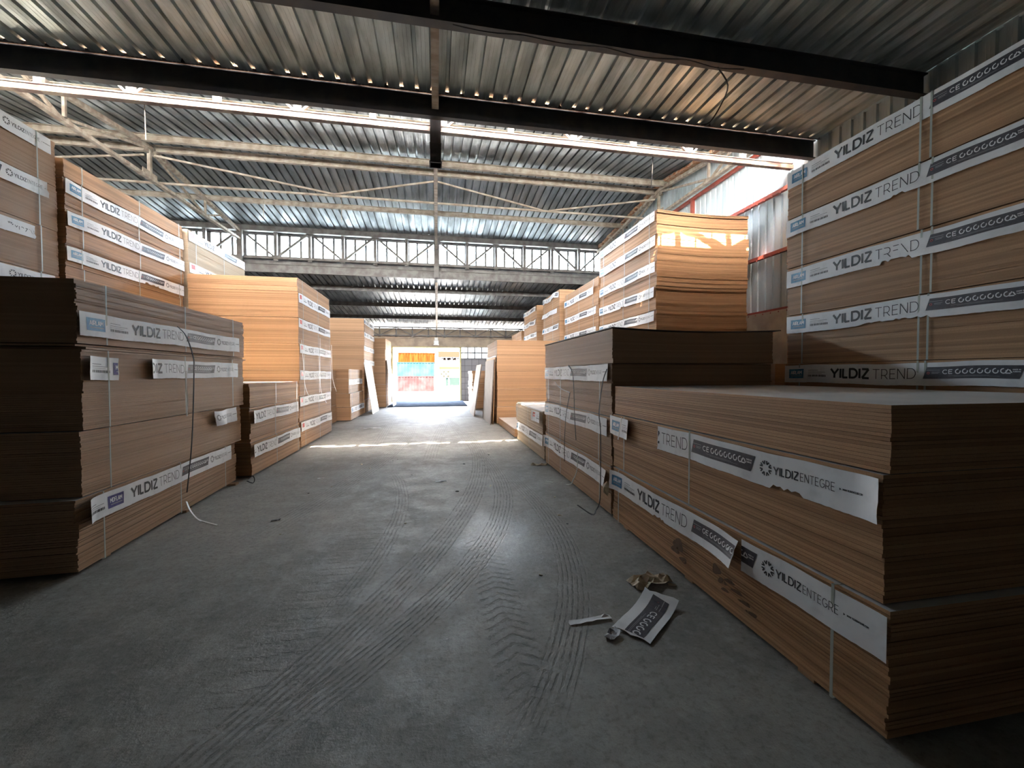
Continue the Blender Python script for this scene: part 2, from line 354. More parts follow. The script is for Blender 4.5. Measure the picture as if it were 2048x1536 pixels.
# ------------------------------------------------------------ steel beams
def beam(name, label, p, q, wd, ht, m1, group=None, t=.014):
    p = Vector(p); q = Vector(q); c = (p+q)/2
    bb = MB(); bb.ibeam(p-c, q-c, wd, ht, t); return tag(bb.build(name, m1, None, c), label, 'roof beam', group)
def solid(name, label, p, q, wd, ht, m1, cat='roof beam', group=None):
    p = Vector(p); q = Vector(q); c = (p+q)/2
    bb = MB(); bb.bar(p-c, q-c, wd, ht); return tag(bb.build(name, m1, None, c), label, cat, group)
xa, xb = XL_+.02, XR_-.08
beam('roof_beam', 'nearest black steel cross beam under the dark corrugated roof', (xa, 4.74, 5.72), (xb, 4.74, 5.72), .12, .30, M['steel_dark'])
beam('roof_beam', 'second black steel cross beam, just before the sunlit rail', (xa, 6.46, 5.738), (xb, 6.46, 5.738), .10, .32, M['steel_dark'])
beam('roof_beam', 'cross beam above the camera at the dark roof near end', (xa, 2.9, 5.73), (xb, 2.9, 5.73), .12, .30, M['steel_dark'])
M['rail_rust'] = two_tone('flaking_rusty_paint', (.13,.095,.06), (.05,.016,.007), 1.1, .6, .0, stretch=(1.6,1,1), lo=.42, hi=.55)
e = tag(empty('sunlit_rail', (-3.4, 6.92, 5.67)), 'rusty white rail blazing in sunlight across the roof', 'roof rail')
bb = MB(); bb.box((xa+3.4, -.045, -.055), (xb+3.4, .045, .02)); bb.box((xa+3.4, -.035, .04), (xb+3.4, .03, .058)); bb.build('rail', M['rail_rust'], e)
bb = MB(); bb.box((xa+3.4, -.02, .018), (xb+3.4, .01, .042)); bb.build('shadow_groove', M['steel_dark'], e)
for i in range(18):
    x = -9.9+i*1.12
    bb = MB(); bb.box((x-.05, -.03, .058), (x+.05, .03, .22))
    if i % 2 == 0:
        bb.bar((x-.06, 0, .07), (x-.20, 0, .20), .04, .03); bb.bar((x+.06, 0, .07), (x+.20, 0, .20), .04, .03)
    bb.build('bracket', M['steel_beige'], e)
for Yb, Zb, lab, mm, hh in ((9.0, 7.0, 'pale purlin closest behind the sunlit rail', 'steel_beige', .14), (11.05, 7.27, 'upper one of the paired pale ridge purlins', 'steel_beige', .16),
                    (11.55, 7.26, 'lower one of the paired pale ridge purlins', 'steel_beige', .16), (13.9, 7.06, 'stained pale purlin between ridge and window band', 'steel_beige', .15),
                    (16.0, 6.95, 'grey eaves beam above the bright window band', 'steel_grey', .2), (16.1, 5.62, 'grey beam directly under the bright window band', 'steel_grey', .3)):
    beam('roof_purlin', lab, (xa, Yb, Zb-hh/2), (xb, Yb, Zb-hh/2), .09, hh, M[mm])
for Yb, lab in ((17.7, 'first dark purlin beyond the window band'), (20.1, 'second dark purlin beyond the window band'), (22.6, 'third dark purlin beyond the window band')):
    z = 5.40-(Yb-16.25)*.0962; beam('roof_purlin', lab, (xa, Yb, z-.1), (xb, Yb, z-.1), .09, .18, M['steel_grey'])
solid('tie_rail', 'thin pale horizontal tie running across below the ridge', (xa, 12.2, 6.62), (xb, 12.2, 6.62), .05, .05, M['steel_beige'])
# rafters / bay trusses along the aisle direction
solid('roof_rafter', 'narrow grey rafter overhead in line with the aisle', (.0, YB_+.1, 5.74), (.0, 6.38, 5.74), .10, .16, M['steel_beige'])
solid('roof_rafter', 'rafter under the dark roof on the left', (-6.8, YB_+.1, 5.74), (-6.8, 6.38, 5.74), .10, .16, M['steel_dark'])
bb = MB(); bb.box((-.085, -.085, 0), (.085, .085, .87)); bb.box((-.10, -.10, .0), (.10, .10, .02)); bb.box((-.095, -.09, .3), (.095, .09, .31)); bb.box((-.13, -.30, .862), (.13, .12, .876))
tag(bb.build('hanging_post', M['steel_dark'], None, (0, 6.74, 5.0)), 'dark square steel stub post hanging at the roof centre', 'steel post')
def bay_truss(x, label, m1, thick=.09):
    e = tag(empty('roof_truss', (x, 6.75, 6.4)), label, 'roof truss')
    def prt(n, p, q, w_=thick, h_=.09):
        q_ = MB(); q_.bar((0, p[0]-6.75, p[1]-6.4), (0, q[0]-6.75, q[1]-6.4), w_, h_); return q_.build(n, m1, e)
    prt('top_chord', (6.9, 6.60), (11.3, 7.14)); prt('top_chord', (11.3, 7.14), (16.1, 6.68))
    prt('bottom_chord', (6.9, 6.36), (16.1, 6.42), thick, .07)
    prt('post', (11.4, 6.42), (11.4, 7.1), .07, .07)
    for a, c in (((9.0, 6.40), (8.2, 6.75)), ((9.0, 6.4), (11.3, 7.08)), ((13.8, 6.42), (11.5, 7.08)), ((13.8, 6.42), (14.8, 6.8)), ((9.1, 6.4), (9.1, 6.85)), ((13.8, 6.42), (13.8, 6.88))):
        prt('brace', a, c, .05, .05)
    q_ = MB(); q_.box((-.012, 4.4, -.02), (.012, 4.9, .16)); q_.build('gusset_plate', m1, e)
    q_ = MB(); q_.box((-.012, 4.45, .58), (.012, 4.85, .72)); q_.build('gusset_plate', m1, e)
bay_truss(-6.8, 'pale triangulated roof truss running away on the left', M['steel_beige'], .10)
bay_truss(0, 'pale roof truss seen edge-on above the aisle', M['steel_beige'], .09)
bay_truss(6.6, 'pale roof truss against the right corrugated wall', M['steel_beige'], .10)
for x, lab in ((-6.8, 'grey steel post standing left of the window band'), (0, 'grey steel post in the middle of the window band')):
    bb = MB(); bb.box((-.09, -.05, 0), (.09, .05, 1.42)); tag(bb.build('window_post', M['steel_grey'], None, (x, 15.96, 5.33)), lab, 'steel post')
solid('roof_rafter', 'pale rafter hanging below the far low roof above the aisle', (0, 16.3, 5.16), (0, 24.7, 4.36), .10, .14, M['steel_beige'])
# diagonal braces in the monitor roof
for (p, q, lab) in (((-6.7, 11.4, 6.95), (-2.6, 12.2, 6.64), 'thin pale brace left of the aisle sloping down from truss joint'),
                    ((-2.9, 12.2, 6.64), (-.05, 11.45, 6.9), 'thin pale brace sloping up to the centre roof truss'),
                    ((.05, 11.45, 6.9), (3.2, 12.2, 6.64), 'thin pale brace sloping down right of the centre truss'),
                    ((3.4, 12.2, 6.64), (6.5, 11.45, 6.9), 'thin pale brace sloping up to the right wall truss'),
                    ((-12.8, 12.2, 6.64), (-6.9, 11.4, 6.95), 'thin pale brace on the far left sloping up to the truss')):
    solid('roof_brace', lab, p, q, .035, .045, M['steel_beige'], 'roof brace')
# brick-dusted ledge where roof meets right wall, red rails
bb = MB(); y = 7.2
while y < 16.2:
    l = rnd.uniform(.16, .3); zt = top(y)-.10
    bb.box((6.55+rnd.uniform(-.02,.02), y, zt-.05+rnd.uniform(-.012,.012)), (6.84, y+l*.96, zt+rnd.uniform(.0,.03))); y += l
tag(bb.build('roof_ledge', two_tone('broken_brick', (.42,.17,.08), (.5,.36,.25), 9, .9)), 'ragged brick ledge where the roof meets the right wall', 'ledge')
RL = [(5.30, 'red rail high on the corrugated wall behind stacks'), (4.10, 'red rail at mid height on the corrugated right wall'), (6.33, 'topmost red rail on the corrugated right wall'), (2.93, 'dark red rail at the foot of the corrugated wall')]
for z, lab in RL:
    bb = MB(); bb.box((-.05, YB_+.05-8, -.035), (.03, YF_-.3-8, .035))
    yy = YB_+.3
    while yy < YF_-.4: bb.box((-.065, yy-8-.012, -.055), (-.05, yy-8+.012, -.03)); yy += .2
    tag(bb.build('wall_rail', M['rail_red'], None, (XR_-.10, 8, z)), lab, 'wall rail')
bb = MB(); bb.box((-.04, -.04, 0), (.04, .04, 1.0)); tag(bb.build('rail_post', M['rail_red'], None, (XR_-.12, 10.0, 5.32)), 'short red upright joining two rails on the right wall', 'wall rail')
# ------------------------------------------------------------ stroke lettering
def arc(cx, cy, rx, ry, a0, a1, n=8): return [(cx+rx*math.cos(R(a0+(a1-a0)*i/n)), cy+ry*math.sin(R(a0+(a1-a0)*i/n))) for i in range(n+1)]
GL = {'Y': (.78, [[(0,1),(.39,.45)],[(.78,1),(.39,.45)],[(.39,.5),(.39,0)]]), 'I': (.08, [[(.04,0),(.04,1)]]), 'L': (.5, [[(0.04,1),(.04,.03)],[(0,.04),(.5,.04)]]),
 'D': (.78, [[(.04,0),(.04,1)],[(0,.96),(.35,.96)]+arc(.35,.5,.40,.46,90,-90,9)[1:]+[(0,.04)]]), 'Z': (.66, [[(0.02,.96),(.62,.96)],[(.62,.96),(.03,.04)],[(.03,.04),(.66,.04)]]),
 'T': (.7, [[(0,.96),(.7,.96)],[(.35,.96),(.35,0)]]), 'R': (.66, [[(.04,0),(.04,1)],[(0,.96),(.36,.96)]+arc(.36,.66,.24,.30,90,-90,6)[1:]+[(0,.36)],[(.34,.36),(.64,0)]]),
 'E': (.58, [[(.04,0),(.04,1)],[(.04,.96),(.58,.96)],[(.04,.51),(.52,.51)],[(.04,.04),(.58,.04)]]), 'N': (.74, [[(.04,0),(.04,1)],[(.04,.98),(.70,.02)],[(.70,0),(.70,1)]]),
 'G': (.8, [arc(.42,.5,.38,.46,50,325,12),[(.78,.48),(.78,.2)],[(.46,.48),(.80,.48)]]), 'A': (.76, [[(0,0),(.38,1)],[(.38,1),(.76,0)],[(.14,.3),(.62,.3)]]),
 'M': (.86, [[(.04,0),(.04,1)],[(.04,.98),(.43,.35)],[(.43,.35),(.82,.98)],[(.82,0),(.82,1)]]), 'F': (.56, [[(.04,0),(.04,1)],[(.04,.96),(.56,.96)],[(.04,.5),(.5,.5)]]),
 'C': (.74, [arc(.42,.5,.38,.46,50,310,12)]), 'W': (1.0, [[(0,1),(.25,0)],[(.25,0),(.5,.9)],[(.5,.9),(.75,0)],[(.75,0),(1,1)]]), 'O': (.84, [arc(.42,.5,.38,.46,0,360,14)]),
 '.': (.1, [[(.0,.05),(.1,.05)]]), 'U': (.72, [[(.04,1),(.04,.35)]+arc(.36,.35,.32,.31,180,360,8)+[(.68,1)]]), 'K': (.66, [[(.04,0),(.04,1)],[(.6,1),(.06,.42)],[(.22,.6),(.66,0)]]),
 'H': (.72, [[(.04,0),(.04,1)],[(.68,0),(.68,1)],[(.04,.5),(.68,.5)]]), ' ': (.35, [])}
def quads_of(pl, th):
    out = []
    for (x0, y0), (x1, y1) in zip(pl, pl[1:]):
        d = math.hypot(x1-x0, y1-y0)
        if d < 1e-6: continue
        nx, ny = -(y1-y0)/d*th/2, (x1-x0)/d*th/2
        ex, ey = ((x1-x0)/d*th*.18, (y1-y0)/d*th*.18) if len(pl) > 2 else (0, 0)
        out.append([(x0-nx-ex, y0-ny-ey), (x1-nx+ex, y1-ny+ey), (x1+nx+ex, y1+ny+ey), (x0+nx-ex, y0+ny-ey)])
    return out
def text(s, u, v, h, wtot, th):     # list of quads; fits text of cap height h into width wtot
    gap = .18; tw = sum(GL[c][0] for c in s)+gap*(len(s)-1); sx = wtot/tw; qs = []; x = 0
    for c in s:
        wd, pls = GL[c]
        for pl in pls: qs += quads_of([(u+(x+px)*sx, v+py*h) for px, py in pl], th)
        x += wd+gap
    return qs
def clip(poly, u0, u1):
    for lim, sg in ((u0, 1), (u1, -1)):
        o = []
        for i, p in enumerate(poly):
            q = poly[(i+1) % len(poly)]; a = (p[0]-lim)*sg >= 0; c = (q[0]-lim)*sg >= 0
            if a: o.append(p)
            if a != c: t = (lim-p[0])/(q[0]-p[0]); o.append((lim, p[1]+(q[1]-p[1])*t))
        poly = o
        if len(poly) < 3: return []
    return poly
def rect(u0, v0, u1, v1, du=.04, sk=0):
    n = max(1, int((u1-u0)/du)); o = []
    for i in range(n):
        a = u0+(u1-u0)*i/n; c = u0+(u1-u0)*(i+1)/n
        o.append([(a, v0), (c, v0), (c, v1), (a, v1)])
    return o
BW = .205
def print_quads(logo, fine=True):      # everything printed on a full 2.8 m band: (quads, layer, material index)
    P = []; H = BW
    lc = {'blue': 4, 'purple': 5, 'red': 6}[logo]
    if logo != 'red':
        a = .065 if logo == 'blue' else .30
        P.append((rect(a, .05, a+.205, .16), 1, lc))
        if fine: P.append((text('AIRLAM' if logo == 'blue' else 'MDFLAM', a+.03, .098, .04, .15, .008), 2, 1)); P.append((rect(a+.035, .075, a+.185, .083), 2, 8))
    else:
        P.append((rect(.065, .085, .20, .175), 1, lc))
        if fine: P.append((rect(.085, .12, .18, .14), 2, 1))
    k = .33 if logo != 'purple' else .04
    P.append((rect(k, .135, k+.12, .142)+rect(k, .115, k+.21, .121)+rect(k, .10, k+.17, .104), 1, 8))
    bars = []; x = k; q = random.Random(3)
    while x < k+.22: d = q.uniform(.004, .012); bars.append([(x, .065), (x+d, .065), (x+d, .088), (x, .088)]); x += d+q.uniform(.003, .008)
    P.append((bars, 1, 2))
    P.append((text('YILDIZ', .61, .06, .098, .40, .021), 1, 2))
    P.append((text('TREND', 1.045, .06, .098, .375, .0065), 1, 2))
    pa = 1.475; pb = 2.125; n = 14; pan = []
    for i in range(n):
        def ed(t): return (pa+(pb-pa)*t+.0, .062+0), (pa+(pb-pa)*t+.0, .165)
        t0, t1 = i/n, (i+1)/n; s0 = .035; # slanted ends
        a0 = pa+(pb-pa)*t0; a1 = pa+(pb-pa)*t1
        lo = lambda a: pa-.0+(a-pa)*((pb-.035-pa)/(pb-pa)); hi = lambda a: pa+.03+(a-pa)*((pb-(pa+.03))/(pb-pa))
        pan.append([(lo(a0), .062), (lo(a1), .062), (hi(a1), .165), (hi(a0), .165)])
    P.append((pan, 1, 3))
    wh = text('CE', 1.62, .103, .036, .068, .006)
    for i in range(7):
        cx = 1.725+i*.046
        wh += quads_of(arc(cx, .121, .016, .018, 85, 375, 8), .0075)
    cx = 2.03
    for a in (90, 210, 330):
        v0 = (cx+.023*math.cos(R(a)), .116+.023*math.sin(R(a))); v1 = (cx+.023*math.cos(R(a+120)), .116+.023*math.sin(R(a+120)))
        wh += quads_of([(v0[0]+(v1[0]-v0[0])*t, v0[1]+(v1[1]-v0[1])*t) for t in (.08, .80)], .008)
    P.append((wh, 2, 1))
    if fine:
        P.append((rect(1.50, .135, 1.60, .139)+rect(1.54, .118, 1.60, .122)+rect(1.54, .108, 1.59, .112)+rect(1.66, .086, 1.92, .088)+rect(1.70, .079, 1.98, .081), 2, 8))
        P.append((quads_of(arc(1.515, .112, .009, .009, 0, 360, 8), .004), 2, 6))
        P.append((text('MADE IN', 2.053, .128, .009, .043, .0022)+text('TURKIYE', 2.053, .112, .009, .043, .0022), 2, 1))
    st = []
    for i in range(8):
        a = 22.5+45*i; ca, sa = math.cos(R(a)), math.sin(R(a))
        o1 = (2.207+.046*math.cos(R(a+12)), .112+.046*math.sin(R(a+12))); o2 = (2.207+.046*math.cos(R(a-12)), .112+.046*math.sin(R(a-12)))
        inn = (2.207+.025*ca, .112+.025*sa)
        st += quads_of([o1, inn], .009)+quads_of([inn, o2], .009)
    P.append((st, 1, 2))
    P.append((text('YILDIZ', 2.268, .088, .046, .165, .0075)+text('ENTEGRE', 2.443, .088, .046, .20, .0035), 1, 2))
    P.append(([[(2.668, .104), (2.678, .110), (2.668, .116)]], 1, 2))
    P.append((text('WWW.YILDIZENTEGRE.COM', 2.685, .106, .009, .10, .002) if fine else rect(2.685, .106, 2.785, .112), 1, 2))
    return P
PMATS = ['paper', 'paper', 'ink', 'panel', 'blue', 'purple', 'red', 'torn', 'grey']
PQ = {(l, f): print_quads(l, f) for l in ('blue', 'purple', 'red') for f in (True, False)}
def strip_mesh(logo, u0, u1, seed=0, fine=True, tear=0.0, curl0=0, curl1=0, bulge=.004, droop=.006, bottom_tear=(), umap=0, fold1=0, wv=1.0, flap=None):
    q = random.Random(seed); b = MB(); ph = q.uniform(0, 6); ph2 = q.uniform(0, 6)
    nz = [q.uniform(-1, 1) for _ in range(64)]
    def D(u, v, n):
        t = v/BW; dn = .003+bulge*(1+math.sin(u*5.3*wv+ph))*(1-t*.7)+.0015*math.sin(u*17+ph2+v*9)
        dv = -droop*(1+math.sin(u*4.1*wv+ph2)) - .002*math.sin(u*13+ph)
        if curl0 and u < u0+.16: k = (u0+.16-u)/.16; dn += curl0*k*k
        if curl1 and u > u1-.16: k = (u-u1+.16)/.16; dn += curl1*k*k
        if flap and flap[0] < u < flap[1]:
            k = math.sin((u-flap[0])/(flap[1]-flap[0])*math.pi) if len(flap) < 4 else ((u-flap[0])/(flap[1]-flap[0]))**1.5
            dn += flap[2]*k*(1-t*.85); dv += flap[2]*k*.4*(1-t) - flap[2]*.15*k
        return (u-umap, -(dn+n), v+dv)
    nu = max(2, int((u1-u0)/(.025 if fine else .07))); nv = 6 if fine else 3
    base = len(b.v)
    for th in (0, 1):
        for i in range(nu+1):
            for j in range(nv+1):
                u = u0+(u1-u0)*i/nu; v = BW*j/nv
                if tear and i == 0: u += tear*(.5+.5*nz[j])
                if tear and i == nu: u -= tear*(.5+.5*nz[j+20])
                if j == 0 and fine:
                    v += .0015*nz[i % 64]
                    for a, c, dep in bottom_tear:
                        if a < u < c: v += dep*abs(nz[(i*7) % 64])+dep*.3
                b.v.append(D(u, v, 0 if th == 0 else -.0016))
    W_ = nv+1; N = (nu+1)*W_
    for i in range(nu):
        for j in range(nv):
            a = base+i*W_+j; b.f.append([a, a+W_, a+W_+1, a+1]); b.m.append(0); b.t.append(.5)
            b.f.append([N+a+1, N+a+W_+1, N+a+W_, N+a]); b.m.append(7 if tear else 0); b.t.append(.5)
    for i in range(nu):
        for j, rv in ((0, 0), (nv, 1)):
            a = base+i*W_+j; f = [a, N+a, N+a+W_, a+W_]; b.f.append(f[::-1] if rv else f); b.m.append(0); b.t.append(.5)
    for j in range(nv):
        for i, rv in ((0, 1), (nu, 0)):
            a = base+i*W_+j; f = [a, N+a, N+a+1, a+1]; b.f.append(f[::-1] if rv else f); b.m.append(7 if tear else 0); b.t.append(.5)
    for quads, lay, mi in PQ[(logo, fine)]:
        for pl in quads:
            pl = clip(pl, u0+tear+.002, u1-tear-.002)
            if pl:
                if bottom_tear and any(a < pl[0][0] < c and pl[0][1] < dep*1.4 for a, c, dep in bottom_tear): continue
                b.add([D(u, v, .0010*lay+.0004) for u, v in pl], [list(range(len(pl)))], mi)
    return b.mesh('paper_band', [M[k] for k in PMATS])
CACHE = {}
# ------------------------------------------------------------ bundles of boards
def board_block(W, L, h, n, seed, jit=.003, sag=0, sag0=0, mt='board', lid=None, group_shift=.004, splay=0):
    q = random.Random(seed); b = MB(); t = h/n; nx = 10 if sag else 1
    gx = gy = 0
    for i in range(n):
        if q.random() < .16: gx = q.uniform(-1, 1)*group_shift; gy = q.uniform(-1, 1)*group_shift
        dx = gx+q.uniform(-1, 1)*jit; dy = gy+q.uniform(-1, 1)*jit
        z0 = i*t; z1 = z0+t*(.93 if q.random() > .15 else .74)
        tone = q.random()
        x0, x1, y0, y1 = -W/2+dx, W/2+dx, -L/2+dy, L/2+dy
        lam = 1 if i == n-1 else 0
        if i == n-1: z1 = z0+t
        for k in range(nx):
            a = k/nx; c = (k+1)/nx
            si = sag0+(sag-sag0)*(i+1)/n; sa = -4*si*a*(1-a); sc = -4*si*c*(1-c)
            xa, xc = x0+(x1-x0)*a, x0+(x1-x0)*c
            vs = [(xa,y0,z0+sa),(xc,y0,z0+sc),(xc,y1,z0+sc),(xa,y1,z0+sa),(xa,y0,z1+sa),(xc,y0,z1+sc),(xc,y1,z1+sc),(xa,y1,z1+sa)]
            fs = [(0,1,5,4),(2,3,7,6)]
            if k == 0: fs.append((3,0,4,7))
            if k == nx-1: fs.append((1,2,6,5))
            b.add(vs, fs, 0, tone); b.add(vs, [(4,5,6,7)], lam, tone)
            if i == 0: b.add(vs, [(3,2,1,0)], 0, tone)
    ins = .005+group_shift+jit
    if not sag: b.box((-W/2+ins, -L/2+ins, .002), (W/2-ins, L/2-ins, h-t*.5), 0, .3)
    else:
        for k in range(nx):
            a = k/nx; c = (k+1)/nx; sa = -4*sag*a*(1-a); sc = -4*sag*c*(1-c)
            xa = -W/2+ins+(W-2*ins)*a; xc = -W/2+ins+(W-2*ins)*c; y0 = -L/2+ins; y1 = L/2-ins; zt = h-t*.5; ba = -4*sag0*a*(1-a)+.004; bc = -4*sag0*c*(1-c)+.004
            vs = [(xa,y0,ba),(xc,y0,bc),(xc,y1,bc),(xa,y1,ba),(xa,y0,zt+sa),(xc,y0,zt+sc),(xc,y1,zt+sc),(xa,y1,zt+sa)]
            b.add(vs, [(0,1,5,4),(1,2,6,5),(2,3,7,6),(3,0,4,7),(4,5,6,7)], 0, .3)
    return b.mesh('boards', [M[mt], M['laminate']])
SEED = [100]
def bundle(side, X, Y0, Y1, z0, z1, label, group, strips=(), W=2.1, mt='board', straps=(.27, 1.45, 2.6), sag=0, dx=0, dy=0, rz=0, jit=.003, gshift=.004, strapm='strap', fine=False, n=None, sag0=0):
    SEED[0] += 1; L = Y1-Y0; sgn = -1 if side == 'L' else 1
    e = empty('board_bundle', (X+sgn*W/2+dx, (Y0+Y1)/2+dy, z0), rz); tag(e, label, 'board bundle', group)
    h = z1-z0-.003; n = n or max(3, round(h/.0185))
    place(board_block(W, L, h, n, SEED[0], jit, sag, sag0, mt, group_shift=gshift), 'boards', e)
    for s in strips:
        key = None
        d = dict(s); zz = d.pop('z')-z0; off = d.pop('off', 0)
        d.setdefault('logo', 'blue'); d.setdefault('u0', 0.0); d.setdefault('u1', min(2.8, L)); d.setdefault('fine', fine)
        d.setdefault('seed', SEED[0] if fine else SEED[0] % 5)
        key = repr(sorted(d.items()))
        if key not in CACHE: CACHE[key] = strip_mesh(**d)
        if side == 'L': place(CACHE[key], 'paper_band', e, (W/2+.003+gshift+jit, -L/2+off, zz), R(90))
        else: place(CACHE[key], 'paper_band', e, (-W/2-.003-gshift-jit, L/2-off, zz), R(-90))
    for u in straps:
        if u > L-.05: continue
        y = (-L/2+u) if side == 'L' else (L/2-u)
        y += rnd.uniform(-.02, .02); k = .013+gshift; sb = MB()
        a, c = -W/2-k, W/2+k; w_ = .008
        for p, q in (((a, 0), (a+.0015, h+.002)), ((c-.0015, 0), (c, h+.002)), ((a, h+.0005), (c, h+.002)), ((a, 0), (c, .0012))):
            sb.box((p[0], y-w_, p[1]), (q[0], y+w_, q[1]))
        sb.build('strap', M[strapm], e)
    return e
ORD = ['bottom', 'second', 'third', 'fourth', 'fifth', 'sixth', 'seventh', 'eighth', 'ninth']
def stack(side, X, Y0, Y1, tops, desc, strip_tops=(), logo='blue', z0=.03, drop=.0, strip_kw=None, hidden=0, batten=True, group=None, sag=0, **kw):
    n = len(tops); z = z0; es = []
    group = group or 'board bundles in the '+desc
    for i, zt in enumerate(tops):
        pos = 'topmost' if i == n-1 else ('lowest' if i == 0 else '%s from floor' % ORD[i])
        lab = 'fibreboard bundle, %s, %s' % (pos, desc)
        if n == 1: lab = 'fibreboard bundle, the %s' % desc
        st = []
        for s in strip_tops:
            if z < s-.1 <= zt: dct = dict(z=s-BW, logo=logo); dct.update((strip_kw or {}).get(s, {})); st.append(dct)
        if i < hidden:
            lab = 'hidden lower fibreboard bundle, %s' % desc
        es.append(bundle(side, X, Y0, Y1, z, zt, lab, group, st, dx=rnd.uniform(-.012, .012), dy=rnd.uniform(-.012, .012), sag=sag*zt/tops[-1], sag0=sag*z/tops[-1] if i else 0, **kw)); z = zt+.004
    if batten:
        sgn = -1 if side == 'L' else 1
        for yy in (Y0+.35, (Y0+Y1)/2, Y1-.35):
            bb = MB(); bb.box((-1.02, -.04, -z0/2+.001), (1.02, .04, z0/2-.0015))
            tag(bb.build('batten', M['board_grey'], None, (X+sgn*1.06, yy, z0/2)), 'wooden batten under the %s' % desc, 'batten', 'battens under the '+desc)
    return es
# ---- left row along the aisle
g1 = 'bundles of the nearest left stack'
D1 = 'nearest low stack on the left'
bundle('L', -2.975, 4.0, 7.0, .03, .625, 'lowest bundle of the %s, band with purple tag' % D1, g1, [dict(z=.400, logo='purple', u0=.02, u1=2.8, seed=3, curl0=.06, tear=.014, bulge=.004, droop=.003)], mt='board_grey', rz=R(2.8), dy=-.16, jit=.006, gshift=.012, fine=True)
bundle('L', -2.965, 4.0, 7.0, .63, 1.175, 'second bundle from the floor in the %s, torn band remnant' % D1, g1, [dict(z=.965, logo='blue', u0=2.12, u1=2.80, seed=5, tear=.012, bulge=.02, droop=.01, flap=(2.12, 2.5, .05))], mt='board_grey', rz=R(1.6), dy=-.05, jit=.004, gshift=.012, fine=True, straps=(.27,))
bundle('L', -2.955, 4.0, 7.0, 1.18, 1.865, 'third bundle from floor, nearest low left stack, band torn in two', g1, [dict(z=1.605, logo='purple', u0=.0, u1=.37, seed=6, tear=.012, umap=.0, curl0=.03, off=.02), dict(z=1.61, logo='purple', u0=.80, u1=2.8, seed=7, tear=.012, curl0=.035, droop=.003)], mt='board_grey', rz=R(.9), dx=.0, jit=.003, gshift=.008, fine=True)
bundle('L', -2.95, 4.0, 6.98, 1.915, 2.45, 'topmost bundle of the %s, intact blue-tagged band' % D1, g1, [dict(z=1.985, logo='blue', seed=8, u1=2.8, droop=.004)], mt='board_grey', jit=.005, gshift=.010, fine=True)
bb = MB(); bb.box((-1.06, -1.5, -.009), (1.06, 1.55, .009)); tag(bb.build('loose_board', M['board_grey'], None, (-4.02, 5.56, 1.877), R(.8)), 'single board lying loose between upper bundles of the nearest left stack', 'board')
bb = MB(); bb.box((-1.05, -1.5, -.008), (1.05, 1.5, .008)); tag(bb.build('loose_board', M['board_grey'], None, (-4.02, 5.5, 1.899), R(.2)), 'thin board resting on the projecting loose board at left', 'board')
for yy in (4.25, 5.5, 6.7):
    bb = MB(); bb.box((-1.0, -.05, -.0135), (1.03, .05, .0135)); tag(bb.build('batten', M['board_grey'], None, (-3.98, yy, .0145)), 'flat wooden batten lying under the nearest left stack', 'batten', 'battens under the nearest left stack')
stack('L', -2.93, 7.12, 9.44, [.555, 1.115, 1.50], 'short stack behind the nearest left one', (.52, 1.075), strip_kw={.52: dict(u0=.45, u1=2.75, umap=.45, tear=.006, curl0=.02), 1.075: dict(u0=.45, u1=2.7, umap=.45, tear=.01, curl0=.04, bulge=.008, bottom_tear=())}, mt='board', gshift=.012, straps=(1.0, 2.15), fine=True)
stack('L', -2.98, 9.66, 12.34, [.59, 1.165, 1.74, 2.33, 2.90, 3.46, 3.76], 'tall orange-lit stack left of the aisle', (.585, 1.155, 1.735, 2.325, 2.895, 3.44), 'red', W=2.13, gshift=.006, strip_kw={s: dict(u1=2.65) for s in (.585, 1.155, 1.735, 2.325, 2.895, 3.44)})
stack('L', -3.42, 12.5, 14.85, [.6, 1.2, 1.78], 'greyish shadowed stack beyond the tall left one', mt='board_grey')
stack('L', -2.99, 15.05, 17.65, [.50, .97], 'small stepped stack, lower half, beyond the tall left one', (.485,), strip_kw={.485: dict(u1=2.6)})
stack('L', -3.04, 15.05, 17.65, [1.48, 1.83], 'small stepped stack, set-back upper half, beyond the tall left one', (1.475,), strip_kw={1.475: dict(u1=2.6)}, z0=.974, batten=False)
stack('L', -2.98, 17.8, 20.5, [.57, 1.13, 1.70, 2.27, 2.85, 3.42, 3.96], 'far left tower behind the small stepped stack', (2.26, 2.84, 3.41, 3.95))
stack('L', -2.50, 20.95, 23.4, [.57, 1.14, 1.71, 2.28, 2.85, 3.42], 'last left stack next to the doorway', W=2.1)
# ---- left rear row (high)
stack('L', -5.25, 3.98, 6.86, [.6, 1.2, 1.8, 2.45, 3.04, 3.66, 4.28, 4.90], 'high rear stack at the left frame edge', (3.03, 3.62, 4.27, 4.90), hidden=4, mt='board_grey', fine=True,
      strip_kw={3.03: dict(tear=.02, bottom_tear=((.2, 2.8, .05),)), 3.62: dict(u1=2.55, tear=.03, bottom_tear=((.2, 2.8, .09),)), 4.27: dict(u1=2.72, tear=.03, curl1=.03, bulge=.009), 4.90: dict(droop=.002)})
stack('L', -5.2, 6.92, 9.66, [.55, 1.1, 1.65, 2.2, 2.72, 3.22, 3.51, 4.02, 4.47, 4.73][1:], 'high rear left stack with blue-tagged bands', (3.50, 4.01, 4.46), hidden=5, fine=True, gshift=.012,
      strip_kw={3.50: dict(u1=2.74, bottom_tear=((1.6, 1.95, .03),)), 4.01: dict(u1=2.74), 4.46: dict(u1=2.74, droop=.012)})
stack('L', -5.15, 9.78, 12.36, [.6, 1.2, 1.8, 2.4, 2.95, 3.5, 4.04, 4.72], 'high rear left stack with red-tagged bands', (4.03, 4.70), 'red', hidden=6, mt='board_pale', strip_kw={4.03: dict(u1=2.55), 4.70: dict(u1=2.55)})
